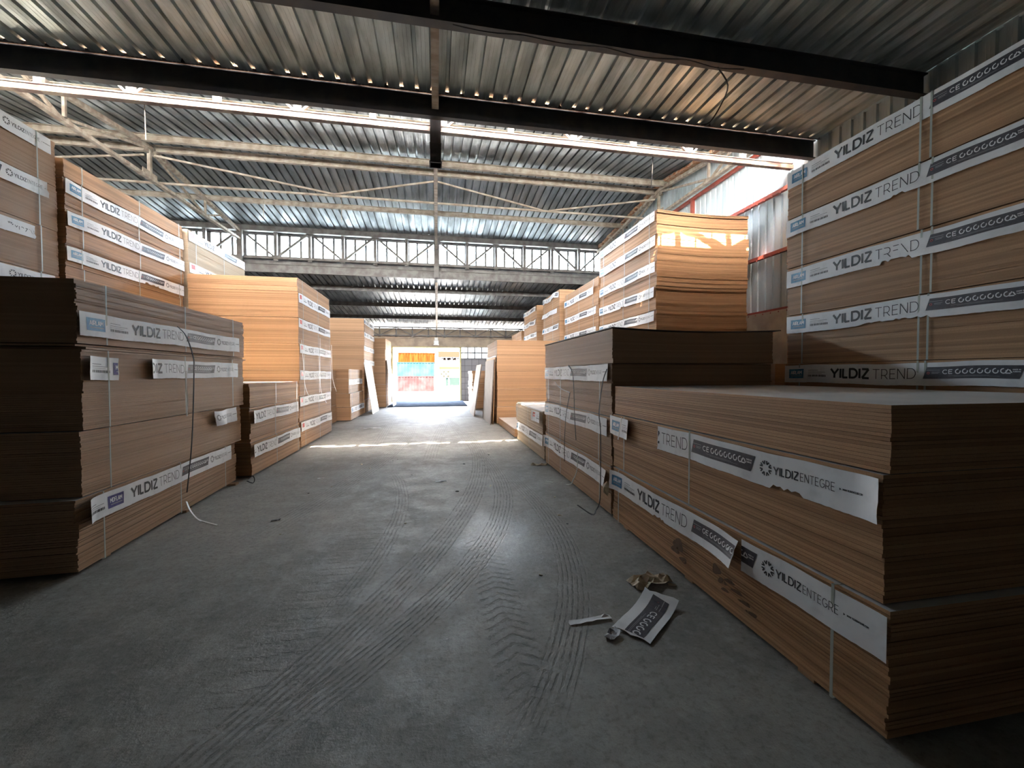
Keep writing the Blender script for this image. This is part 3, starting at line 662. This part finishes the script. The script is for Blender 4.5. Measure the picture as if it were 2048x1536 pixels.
# ---- right row along the aisle
D2 = 'nearest big stack on the right'; g2 = 'bundles of the nearest right stack'
e1 = bundle('R', 1.95, 1.48, 4.33, .03, .605, 'lowest bundle of the %s, band partly peeled, smudged' % D2, g2,
    [dict(z=.375, logo='blue', u0=.02, u1=1.98, seed=21, tear=.010, droop=.008, bulge=.007, curl0=.035, flap=(1.45, 1.99, .085, 1), bottom_tear=((.9, 1.1, .02),)), dict(z=.378, logo='blue', u0=1.99, u1=2.86, seed=22, droop=.003, bulge=.002)],
    mt='board', jit=.004, gshift=.010, fine=True, straps=(.18, 2.6), dy=-.04)
e2 = bundle('R', 1.97, 1.48, 4.33, .61, 1.195, 'middle bundle of the %s, grey band torn at both ends' % D2, g2,
    [dict(z=.975, logo='blue', u0=.0, u1=.50, seed=23, tear=.012, bulge=.010, curl1=.02, off=-.06), dict(z=.975, logo='blue', off=-.01, u0=.975, u1=2.87, seed=24, tear=.008, droop=.004, bulge=.004, bottom_tear=((2.25, 2.45, .02),), curl1=.03)],
    mt='board', jit=.003, gshift=.008, fine=True, straps=(.3, 1.42))
bundle('R', 1.98, 1.475, 4.33, 1.20, 1.51, 'topmost unlabelled bundle of the %s, grey top surface' % D2, g2, (), mt='board', straps=(), jit=.003, gshift=.006)
for yy in (1.85, 2.9, 4.0):
    bb = MB(); bb.box((-1.02, -.05, -.0135), (1.02, .05, .0135)); tag(bb.build('batten', M['board_grey'], None, (2.98, yy, .0145)), 'flat wooden batten lying under the nearest right stack', 'batten', 'battens under the nearest right stack')
# smudges: glove marks on the lowest bundle (wear on the board faces)
msm = mat('brown_smudge', (.13,.075,.04), .7); g = G(msm)
tp = g.new('ShaderNodeBsdfTransparent'); ms = g.new('ShaderNodeMixShader'); nn = g.noise(g.coord(), 16, 3)
g.l.new(g.ss(nn, .22, .45, .15, .8), ms.inputs[0]); g.l.new(tp.outputs[0], ms.inputs[1]); g.l.new(g.b.outputs[0], ms.inputs[2]); g.l.new(ms.outputs[0], g.n['Material Output'].inputs[0])
bb = MB()
for (y, z, a, c, rot) in ((3.02,.255,.07,.05,.3),(3.06,.20,.06,.03,0),(2.95,.16,.05,.022,-.2),(2.56,.27,.045,.035,.3),(2.50,.215,.045,.020,.5),(2.43,.25,.05,.014,.45),(2.36,.215,.055,.013,.45),(2.29,.18,.055,.013,.4),(2.23,.145,.05,.012,.2),(2.47,.17,.04,.012,.2)):
    pl = []
    for i in range(14):
        t = i/14*2*math.pi; r = 1+.18*math.sin(3*t+y*9); px = a*r*math.cos(t); pz = c*r*math.sin(t)
        pl.append((-1.0745, -(2.895-y)+px*math.cos(-.12)-pz*math.sin(-.12), z-.03+px*math.sin(-.12)+pz*math.cos(-.12)))
    bb = MB(); bb.add(pl, [list(range(14))[::-1]]); bb.build('smudge_mark', msm, e1)
es = stack('R', 1.97, 4.38, 7.25, [.575, 1.15, 1.765], 'darker stack right behind the nearest right one', (.545, 1.135, 1.765), mt='board_grey', fine=True, gshift=.010, straps=(.25, .95, 2.55),
    strip_kw={.545: dict(u0=.0, u1=2.78, tear=.012, curl0=.03, bulge=.012, droop=.010, flap=(2.2, 2.79, .05, 1)), 1.135: dict(u1=2.79, bulge=.007, droop=.008, tear=.006), 1.765: dict(u1=2.80, bulge=.010, droop=.003)})
bundle('R', 1.97, 4.36, 7.28, 1.77, 2.165, 'topmost unlabelled grey bundle under the dark cover board on the right', 'board bundles in the darker stack right behind the nearest right one', (), mt='board_grey', straps=(), gshift=.008, sag=.03)
bb = MB()
for k in range(10):
    a, c = k/10, (k+1)/10; sa, sc = -.12*a*(1-a), -.12*c*(1-c); x0, x1 = -1.08+2.22*a, -1.08+2.22*c
    vs = [(x0,-1.47,sa),(x1,-1.47,sc),(x1,1.46,sc),(x0,1.46,sa),(x0,-1.47,sa+.012),(x1,-1.47,sc+.012),(x1,1.46,sc+.012),(x0,1.46,sa+.012)]
    bb.add(vs, [(0,1,5,4),(2,3,7,6),(4,5,6,7),(3,2,1,0)]+([(3,0,4,7)] if k == 0 else [])+([(1,2,6,5)] if k == 9 else []))
tag(bb.build('cover_board', mat('dark_hardboard', (.07,.05,.04), .55), None, (3.03, 5.82, 2.170)), 'thin dark sagging cover board on the darker right stack', 'board')
stack('R', 1.97, 7.42, 10.06, [.50, .92], 'low white-topped stack on the right of the aisle', (.485,), strip_kw={.485: dict(u0=.1, u1=2.62, bulge=.01, tear=.006)}, gshift=.012, mt='board_pale', fine=True)
bb = MB(); bb.box((-1.06, -1.33, -.008), (1.06, 1.33, .008)); tag(bb.build('cover_board', M['laminate'], None, (3.03, 8.74, .933), R(-1)), 'white laminated cover sheet on the low right stack', 'board')
sm = strip_mesh('red', 0.0, .62, 31, True, tear=.01, curl0=.04, curl1=.03, bulge=.012)
t = tag(place(sm, 'torn_band', None, (1.925, 8.06, .72), R(-90)), 'torn piece of paper band hanging off the low white-topped stack', 'paper band')
stack('R', 1.95, 10.25, 13.05, [.235], 'single low white-topped bundle at the foot of the right tower', straps=(), W=2.1, gshift=.02)
stack('R', 1.92, 13.12, 15.75, [.57, 1.15, 1.73, 2.27, 2.75], 'orange-lit right tower behind the leaning sheets', (2.26,), W=2.12, straps=(.3, 2.3), strip_kw={2.26: dict(u1=2.6, tear=.01)}, gshift=.006)
# ---- right rear row (high)
stack('R', 4.30, 1.56, 4.40, [.60, 1.18, 1.765, 2.36, 2.94, 3.54, 4.12], 'big dark stack at the right frame edge', (1.75, 2.35, 2.92, 3.53, 4.115), hidden=2, mt='board', fine=True, straps=(.22, 1.42, 1.5), strapm='strap',
    strip_kw={1.75: dict(u1=2.8), 2.35: dict(u1=2.8, bottom_tear=((.9, 1.5, .02),)), 2.92: dict(bottom_tear=((1.1, 1.35, .05),)), 3.53: dict(bottom_tear=((1.2, 1.3, .02),), droop=.003), 4.115: dict(droop=.002)})
stack('R', 4.45, 4.75, 7.2, [.6, 1.2, 1.78], 'dark low stack in the gap before the corrugated wall', hidden=2, mt='board_grey', W=2.0)
stack('R', 4.30, 7.48, 10.32, [.5, .98, 1.46, 1.94, 2.43, 2.92, 3.40, 3.90, 4.42, 4.90], 'high sunlit right stack below the corrugated wall', (2.91, 3.39, 3.89, 4.41, 4.895), hidden=4, fine=True, W=2.05, sag=.032, gshift=.012,
    strip_kw={3.39: dict(bottom_tear=((1.3, 1.5, .05),), bulge=.006), 3.89: dict(bulge=.004), 4.895: dict(bulge=.003), 4.41: dict(bulge=.012), 2.91: dict(bulge=.006)})
stack('R', 4.32, 10.5, 13.45, [.58, 1.16, 1.74, 2.4, 2.97, 3.53, 4.10, 4.30], 'rear right stack beyond the sunlit one', (2.96, 3.52, 4.09), hidden=3, strip_kw={4.09: dict(u1=2.75, curl1=.06)}, W=2.05)
stack('R', 4.26, 13.85, 16.1, [.58, 1.16, 1.74, 2.3, 2.88, 3.45, 4.03, 4.62], 'rear right stack with ragged torn bands', (3.44, 4.02, 4.61), hidden=4, W=2.0,
    strip_kw={3.44: dict(u1=2.2, bulge=.02), 4.02: dict(u1=2.0, fine=True, tear=.04, bottom_tear=((0, 2, .09),), bulge=.03), 4.61: dict(u1=2.2, fine=True, tear=.03, bulge=.03, droop=.03, bottom_tear=((.4, 1.8, .05),))})
stack('R', 4.28, 17.3, 19.9, [.58, 1.16, 1.74, 2.3, 2.88, 3.50, 4.07, 4.64], 'rear right stack second from the far end', (3.49, 4.06, 4.63), hidden=4, W=2.0, strip_kw={4.06: dict(u1=2.5, bulge=.03, droop=.02), 4.63: dict(u1=2.5, bulge=.02, droop=.02)})
stack('R', 4.3, 20.6, 23.4, [.64, 1.28, 1.92, 2.56, 3.2, 3.86], 'rear right stack at the far end', hidden=4, W=2.0)
stack('R', 1.62, 18.9, 21.4, [.6, 1.2, 1.80], 'small stack right of the doorway behind the leaning sheets', W=1.5, straps=(), gshift=.03)
# ---- leaning sheets
def leaning(label, xb_, xt, ya, yb, zt, th, m1, yaw=0, n=1, tilt=0):
    e = empty('leaning_sheet', (xb_, (ya+yb)/2, 0), yaw); tag(e, label, 'board sheet')
    L = yb-ya; q = MB(); s = 1 if xt < xb_ else -1
    dxx = xt-xb_
    for k in range(n):
        o = -k*(th+.002)*s
        vs = [(o,-L/2,.002),(o-th*s,-L/2,.002),(o-th*s,L/2,.002),(o,L/2,.002),(dxx+o,-L/2+tilt,zt),(dxx+o-th*s,-L/2+tilt,zt),(dxx+o-th*s,L/2+tilt,zt),(dxx+o,L/2+tilt,zt)]
        q.add(vs, [(0,1,5,4),(1,2,6,5),(2,3,7,6),(3,0,4,7),(4,5,6,7),(3,2,1,0)], 0, .5)
    q.build('sheet', m1, e); return e
M['whiteboard'] = two_tone('white_laminate_scuffed', (.55,.55,.50), (.42,.42,.38), 3, .5)
M['woodgrain'] = two_tone('pale_woodgrain', (.25,.195,.155), (.14,.10,.08), 6, .6, stretch=(1,9,.6))
leaning('white laminated sheet leaning on the far left tower', -2.60, -2.92, 17.45, 19.3, 2.12, .018, M['whiteboard'])
leaning('white sheet leaning against the last left stack by the doorway', -2.15, -2.44, 21.05, 22.5, 2.35, .018, M['whiteboard'])
leaning('wide pale woodgrain sheets leaning on the orange-lit right tower', 1.68, 1.80, 13.05, 15.3, 2.12, .03, M['woodgrain'], n=1)
leaning('brown board propped between woodgrain sheets and the right tower', 1.78, 1.85, 13.12, 15.4, 2.2, .018, M['board'])
leaning('narrow woodgrain sheet tilted steeply, nearest the doorway on the right', 1.38, 1.68, 15.7, 17.6, 2.02, .04, M['woodgrain'])
# ---- loose straps
def C(x, y):
    return fw + r2*((x-1024)/F) + u2*((768-y)/F)
def onX(x, y, X): d = C(x, y); k = X/d.x; return (X, d.y*k, EYE+d.z*k)
def onF(x, y, z=.006): d = C(x, y); k = (z-EYE)/d.z; return (d.x*k, d.y*k, z)
def smooth(pts, n=5):
    P = [Vector(p) for p in pts]; o = []
    for i in range(len(P)-1):
        p0, p1, p2, p3 = P[max(i-1,0)], P[i], P[i+1], P[min(i+2, len(P)-1)]
        for k in range(n):
            t = k/n; o.append(.5*((2*p1)+(p2-p0)*t+(2*p0-5*p1+4*p2-p3)*t*t+(3*p1-p0-3*p2+p3)*t**3))
    o.append(P[-1]); return o
def loose(label, pts, m1='strap_black', wd=.019, flat=(0,1,0)):
    P = smooth(pts); c = P[0]; q = MB(); q.ribbon([p-c for p in P], wd, .004, 0, flat)
    return tag(q.build('loose_strap', M[m1], None, c), label, 'strap', 'loose cut straps')
xl, xr = -2.89, 1.925
loose('black cut strap curving down over the nearest left stack', [onX(355,653,xl-.03), onX(372,672,xl+.05), onX(386,712,xl+.06), onX(388,745,xl+.05), onX(384,880,xl+.06), onX(374,985,xl+.03)])
loose('white cut strap end curling onto the floor at left', [onX(373,1003,-2.78), onX(380,1020,-2.70), onX(394,1037,-2.62), onF(408,1043), onF(434,1050)], 'strap_white')
loose('silvery twisted strap hanging on the nearest left stack', [onX(372,742,xl+.02), onX(373,780,xl+.04), onX(375,800,xl+.02), onX(374,832,xl+.03)], 'strap_white', .016, (.3,1,0))
loose('long black cut strap down the darker right stack, left strand', [onX(1137,731,xr), onX(1146,752,xr-.03), onX(1149,830,xr-.03), onX(1152,880,xr-.02)])
loose('black strap with bent white tip beside the left strand', [onX(1140,785,xr-.03), onX(1132,830,xr-.05), onX(1129,880,xr-.05), onX(1129,922,xr-.05)])
loose('short white strap tip sticking out over the aisle', [onX(1110,764,xr-.12), onX(1117,773,xr-.09), onX(1127,780,xr-.05), onX(1140,785,xr-.03)], 'strap_white')
loose('longest black strap looping to the floor on the right', [onX(1214,738,xr), onX(1205,766,xr-.03), onX(1198,824,xr-.04), onX(1201,864,xr-.04), onX(1201,970,xr-.05), onX(1199,1005,xr-.07), onX(1192,1020,xr-.10), onF(1184,1029), onF(1155,1010)])
loose('thin strap curling down to the floor by the right stack', [onX(1155,904,xr-.03), onX(1154,938,xr-.06), onX(1147,958,xr-.08), onF(1136,969), onF(1092,962)], 'strap')
loose('short pale strap hanging over the first gap of bands', [onX(1243,835,xr+.018), onX(1240,855,xr-.01), onX(1236,879,xr-.03)], 'strap_white')
xm = -2.962
loose('thin white strap hanging from the tall orange-lit stack, near side', [onX(603,680,xm), onX(607,730,xm+.03), onX(610,770,xm+.04), onX(617,791,xm+.06)], 'strap_white')
loose('thin white strap hanging from the tall orange-lit stack, middle', [onX(640,676,xm), onX(640,740,xm+.03), onX(642,780,xm+.05), onX(653,806,xm+.1)], 'strap_white')
loose('thin white strap hanging past the far edge of the orange-lit stack', [onX(663,690,xm), onX(664,740,xm+.04), onX(667,765,xm+.06), onX(673,783,xm+.1)], 'strap_white')
loose('small dark strap loop on the floor beside the left stacks', [onF(494,962), onF(506,966), onX(509,958,-2.72), onX(505,952,-2.76), onF(497,958)], 'strap_black')
# ---- litter on the floor
def litter(name, label, cx, cy, lx, ly, rz, m1, seed, amp=.01, nx=8, ny=5, printed=False, cat='scrap'):
    q = random.Random(seed); b = MB(); H = {}
    def hgt(i, j): 
        if (i, j) not in H: H[(i, j)] = .003+abs(q.gauss(0, amp))
        return H[(i, j)]
    jx = [[q.uniform(-.25,.25) for _ in range(ny+1)] for _ in range(nx+1)]
    for th in (0, .0015):
        for i in range(nx+1):
            for j in range(ny+1):
                b.v.append((lx*(i/nx-.5)+jx[i][j]*lx/nx, ly*(j/ny-.5)+jx[i][ny-j]*ly/ny*(1 if amp > .006 else .3), hgt(i, j)+th))
    W_ = ny+1; N = (nx+1)*W_
    for i in range(nx):
        for j in range(ny):
            a = i*W_+j; mi = 0
            b.f.append([a+1, a+W_+1, a+W_, a]); b.m.append(0); b.t.append(.5)
            b.f.append([N+a, N+a+W_, N+a+W_+1, N+a+1]); b.m.append(0); b.t.append(.5)
    ed = [(i*W_, (i+1)*W_) for i in range(nx)]+[((i+1)*W_+ny, i*W_+ny) for i in range(nx)]+[(j+1, j) for j in range(ny)]+[(nx*W_+j, nx*W_+j+1) for j in range(ny)]
    for a, c in ed: b.f.append([a, c, N+c, N+a]); b.m.append(0); b.t.append(.5)
    return tag(b.build(name, [m1], None, (cx, cy, 0), rz), label, cat)
litter('crumpled_paper', 'crumpled dusty brown paper on the floor before the right stack', 1.64, 2.93, .34, .16, R(8), M['torn'], 5, .022)
litter('paper_scrap', 'tiny torn scrap right of the crumpled brown paper', 1.79, 2.86, .06, .03, R(-20), M['torn'], 6, .003, 3, 2)
litter('paper_strip', 'narrow curled grey paper strip left of the printed piece', 1.00, 2.545, .30, .045, R(3), M['paper'], 7, .006, 8, 2)
litter('crumpled_paper', 'dark crumpled knot beside the printed paper piece', 1.08, 2.37, .12, .07, R(30), M['grey'], 8, .012, 5, 3)
litter('paper_scrap', 'torn brown scrap at the foot of the darker right stack', 1.80, 7.1, .3, .1, R(-10), M['torn'], 9, .02, 6, 3)
litter('paper_scrap', 'flat dark chip on the floor left of the tracks', -1.80, 4.97, .09, .04, R(10), M['steel_dark'], 10, .004, 4, 2)
litter('paper_scrap', 'small pale scrap in the middle of the aisle', .05, 6.3, .16, .06, R(5), M['paper'], 11, .008, 5, 2)
litter('paper_scrap', 'white scrap on the floor in the far aisle', -1.95, 12.9, .5, .1, R(5), M['paper'], 12, .008, 5, 2)
litter('paper_scrap', 'thin white sliver left of the aisle middle', -1.82, 6.85, .1, .03, R(0), M['paper'], 13, .003, 4, 2)
q13 = random.Random(77); chips = []
for i in range(26):
    y = q13.uniform(2.6, 9.5); x = q13.uniform(-1.9, 1.6)
    s_ = q13.uniform(.006, .018)
    bb = MB(); bb.box((-s_, -s_*.6, 0), (s_, s_*.6, s_*.6))
    bb.v = [(v[0]+q13.uniform(-.3,.3)*s_, v[1]+q13.uniform(-.3,.3)*s_, v[2]) for v in bb.v[:8]]*1 + [(0,0,0)]*0
    bb.v = bb.v + bb.v; 
    tag(bb.build('pebble', M['torn'] if i % 3 else M['steel_dark'], None, (x, y, .0005), q13.uniform(0, 3)), 'tiny crumb of debris scattered on the concrete floor', 'debris', 'debris crumbs on the floor')
# printed torn band piece lying on the floor
sm = strip_mesh('blue', 1.44, 1.90, 41, True, tear=.02, bulge=.004, droop=0, umap=1.67, curl0=.03)
o = tag(place(sm, 'torn_band', None, (1.32, 2.50, .004)), 'torn printed paper band piece lying flat on the floor', 'paper band')
o.rotation_euler = (R(-90), 0, R(0)); o.matrix_world = Matrix.Translation((1.38, 2.53, .008)) @ Matrix.Rotation(R(220), 4, 'Z') @ Matrix.Rotation(R(-90), 4, 'X') @ Matrix.Translation((0, 0, -BW/2)) @ Matrix.Scale(1.22, 4)
# torn paper hanging low between the right stacks
bb = MB(); bb.add([(0,0,0),(-.03,.05,-.05),(-.05,-.01,-.12),(-.01,-.05,-.16),(.0,-.06,-.06),(-.04,0,-.07)], [(0,1,5),(1,2,5),(2,3,5),(3,4,5),(4,0,5)]); bb.add([(.001,0,0),(-.029,.05,-.05),(-.049,-.01,-.12),(-.009,-.05,-.16),(.001,-.06,-.06),(-.038,0,-.07)], [(5,1,0),(5,2,1),(5,3,2),(5,4,3),(5,0,4)])
tag(bb.build('paper_scrap', M['torn'], None, (1.905, 4.36, .42)), 'ragged paper tuft hanging low at the joint of right stacks', 'scrap')
# ---- hanging lamp, wires
e = tag(empty('hanging_lamp', (-.03, 23.9, 3.25)), 'small white lamp hanging over the far doorway on the roof rafter', 'lamp')
bb = MB(); bb.box((-.14, -.12, .08), (.14, .12, .32)); bb.build('housing', mat('lamp_white', (.6,.6,.56), .5), e)
bb = MB(); bb.box((-.09, -.06, .32), (.09, .06, .5)); bb.build('bracket', mat('lamp_pale', (.7,.7,.66), .4), e)
bb = MB(); bb.box((-.02, -.02, .5), (.02, .02, 1.13)); bb.build('stem', M['steel_dark'], e)
bb = MB(); bb.box((-.11, -.128, .12), (.11, -.12, .28)); bb.build('lens', mat('lamp_lens', (.95,.95,.9), .2), e)
def wire(label, pts, r=.008, m1='steel_dark'):
    P = smooth(pts, 4); c = P[0]; q = MB()
    q.ribbon([p-c for p in P], r*1.6, r*1.6, 0, (1, .2, .1)); return tag(q.build('hanging_wire', M[m1], None, c), label, 'wire', 'wires hanging from the roof')
wire('dark cable dangling below the nearest roof beam on the right', [(3.55, 4.74, 5.56), (3.7, 4.74, 5.35), (3.72, 4.9, 5.2), (3.62, 4.98, 5.02), (3.5, 5.0, 4.98)])
wire('cable looped along the underside of the nearest roof beam', [(.2, 4.70, 5.56), (.6, 4.66, 5.50), (1.0, 4.70, 5.56), (1.5, 4.66, 5.50), (2.0, 4.70, 5.56), (2.5, 4.66, 5.48), (3.1, 4.7, 5.56), (3.5, 4.68, 5.5), (3.9, 4.7, 5.55)], .006)
wire('thin wire hanging at the second beam far left', [(-7.1, 6.97, 5.62), (-7.1, 6.97, 5.1)], .005, 'steel_beige')
wire('thin wire hanging left of the aisle from the sunlit rail', [(-4.2, 6.96, 5.62), (-4.19, 6.96, 5.1)], .005, 'steel_beige')
wire('thin wire hanging from the pale tie rail on the left', [(-4.6, 12.2, 6.6), (-4.6, 12.2, 5.9)], .007, 'steel_beige')
wire('thin wire hanging from the pale tie rail near the centre', [(-2.6, 12.2, 6.6), (-2.6, 12.2, 5.9)], .007, 'steel_beige')
wire('long thin wire hanging near the right truss from the rail', [(3.9, 6.95, 5.62), (3.9, 6.97, 5.3), (3.88, 6.97, 5.05)], .006)
# ------------------------------------------------------------ outside yard
b = MB(); b.add([(-40,25.0,-.02),(40,25.0,-.02),(40,90,-.02),(-40,90,-.02)], [(0,1,2,3)])
tag(b.build('yard_ground', two_tone('yard_concrete', (.15,.15,.145), (.12,.12,.118), .4, .9)), 'bright concrete yard outside the doorway', 'ground', kind='structure')
b = MB(); b.box((-2.44, 21.0, -.01), (1.52, 25.3, .035))
tag(b.build('trim_2', two_tone('threshold_concrete', (.055,.066,.082), (.042,.05,.062), 3, .9)), kind='structure')
def corr_block(name, label, x0, x1, y0, z0, z1, m1, cat, dep=2.4):
    q = MB(); x = 0; W_ = x1-x0
    while x < W_-.01:
        a = min(x+.15, W_); c = min(x+.28, W_)
        q.box((x, 0, 0), (a, .05, z1-z0)); q.box((a, .03, 0), (c, .08, z1-z0)); x += .28
    q.box((0, .06, 0), (W_, dep, z1-z0)); q.box((-.03, -.02, z1-z0), (W_+.03, dep, z1-z0+.06)); q.box((-.03, -.02, -.0), (W_+.03, .06, .06))
    return tag(q.build(name, m1, None, (x0, y0, z0)), label, cat)
corr_block('yard_container', 'pink-red corrugated container, lowest in the yard stack outside', -3.7, -.3, 40, 0, 1.38, two_tone('faded_red_paint', (.012,.0055,.0055), (.014,.010,.010), 1.4, .6), 'container')
corr_block('yard_container', 'pale cyan container in the middle of the yard stack outside', -3.75, -.25, 40, 1.45, 2.72, two_tone('faded_cyan_paint', (.0045,.0115,.0125), (.008,.0125,.013), 1.2, .6), 'container')
corr_block('yard_container', 'rusty orange corrugated container on top of the yard stack outside', -3.62, -.2, 40, 2.79, 3.62, two_tone('rusty_orange_paint', (.020,.0035,.0008), (.024,.007,.0016), 2.5, .6, stretch=(3,1,.4)), 'container')
wh = mat('yard_white', (.3,.3,.29), .8, 0, 0)
bb = MB(); bb.box((0,0,0),(.26,.3,3.8)); tag(bb.build('yard_pillar', wh, None, (-.15, 39.5, 0)), 'white pillar outside between containers and shop front', 'pillar')
e = tag(empty('yard_building', (2.4, 44, 0)), 'white shop front with brown roof strip and lettering outside', 'building')
bb = MB(); bb.box((-2.2, 0, 0), (6, 4, 4.0)); bb.build('wall', wh, e)
bb = MB(); bb.box((-2.25, -.15, 3.45), (4, 4.1, 4.05)); bb.build('roof', mat('roof_brown', (.012,.007,.0045), .8), e)
q = MB()
for pl in text('LI YAK WIN DAK YAK LI'.replace('V','Y'), -2.15, 3.12, .26, 2.6, .085): q.add([(a, -.02, c) for a, c in pl], [(0,1,2,3)])
q.build('lettering', mat('sign_dark', (.003,.002,.0015), .7), e)
bb = MB(); bb.box((-2.2, -.3, 2.15), (4, 0, 2.45)); bb.build('awning', mat('awning_tan', (.019,.012,.007), .8), e)
e = tag(empty('yard_truck', (1.05, 38.5, 0)), 'parked truck outside with green-grey windows and chequered drum', 'truck')
bb = MB(); bb.box((-.7, -.0, .45), (1.6, 1.6, 1.55)); bb.box((-.55, .05, 1.5), (1.6, 1.5, 1.75)); bb.build('cab', wh, e)
bb = MB(); bb.box((-.25, -.02, .55), (-.02, 0, 1.3)); bb.box((.08, -.02, .6), (1.3, 0, 1.32)); bb.build('window', mat('truck_glass', (.006,.009,.008), .5), e)
for xx in (-.35, 1.1):
    bb = MB(); pts = [(xx+.3*math.cos(i*math.pi/6), .3+.3*math.sin(i*math.pi/6)) for i in range(12)]
    bb.add([(a, -.02, c) for a, c in pts]+[(a, .25, c) for a, c in pts], [list(range(12))[::-1], list(range(12, 24))]+[(i, (i+1) % 12, 12+(i+1) % 12, 12+i) for i in range(12)]); bb.build('wheel', mat('tyre', (.02,.02,.02), .8), e)
q = MB(); q2 = MB()
for i in range(4):
    for j in range(3): (q if (i+j) % 2 else q2).box((-.72+i*.2, -.12, 1.34+j*.2), (-.52+i*.2, -.02, 1.54+j*.2))
q.build('drum_dark_squares', mat('drum_dark', (.007,.007,.005), .7), e); q2.build('drum_pale_squares', wh, e)
e = None

bb = MB(); bb.box((-26, 0, 0), (26, 5, 7.5)); bb.box((-26.2, -.3, 7.5), (26.2, 5.2, 7.8))  # pale wall added behind the yard to cut sky light through the door
for i in range(16): bb.box((-25+i*3.2, -.12, 0), (-24.7+i*3.2, 0, 7.5))
tag(bb.build('yard_sky_blocker', two_tone('yard_render', (.22,.22,.215), (.18,.18,.175), .5, .9), None, (-1, 50, 0)), 'pale wall added behind the yard to block low sky light', 'building')

for mm in bpy.data.materials:
    if mm.name.split('.')[0] in ('faded_red_paint', 'faded_cyan_paint', 'rusty_orange_paint', 'truck_glass', 'awning_tan', 'roof_brown', 'sign_dark', 'drum_dark', 'tyre', 'yard_render', 'yard_concrete', 'threshold_concrete'):
        mm.node_tree.nodes['Principled BSDF'].inputs['Specular IOR Level'].default_value = 0   # no sky reflection on these yard materials
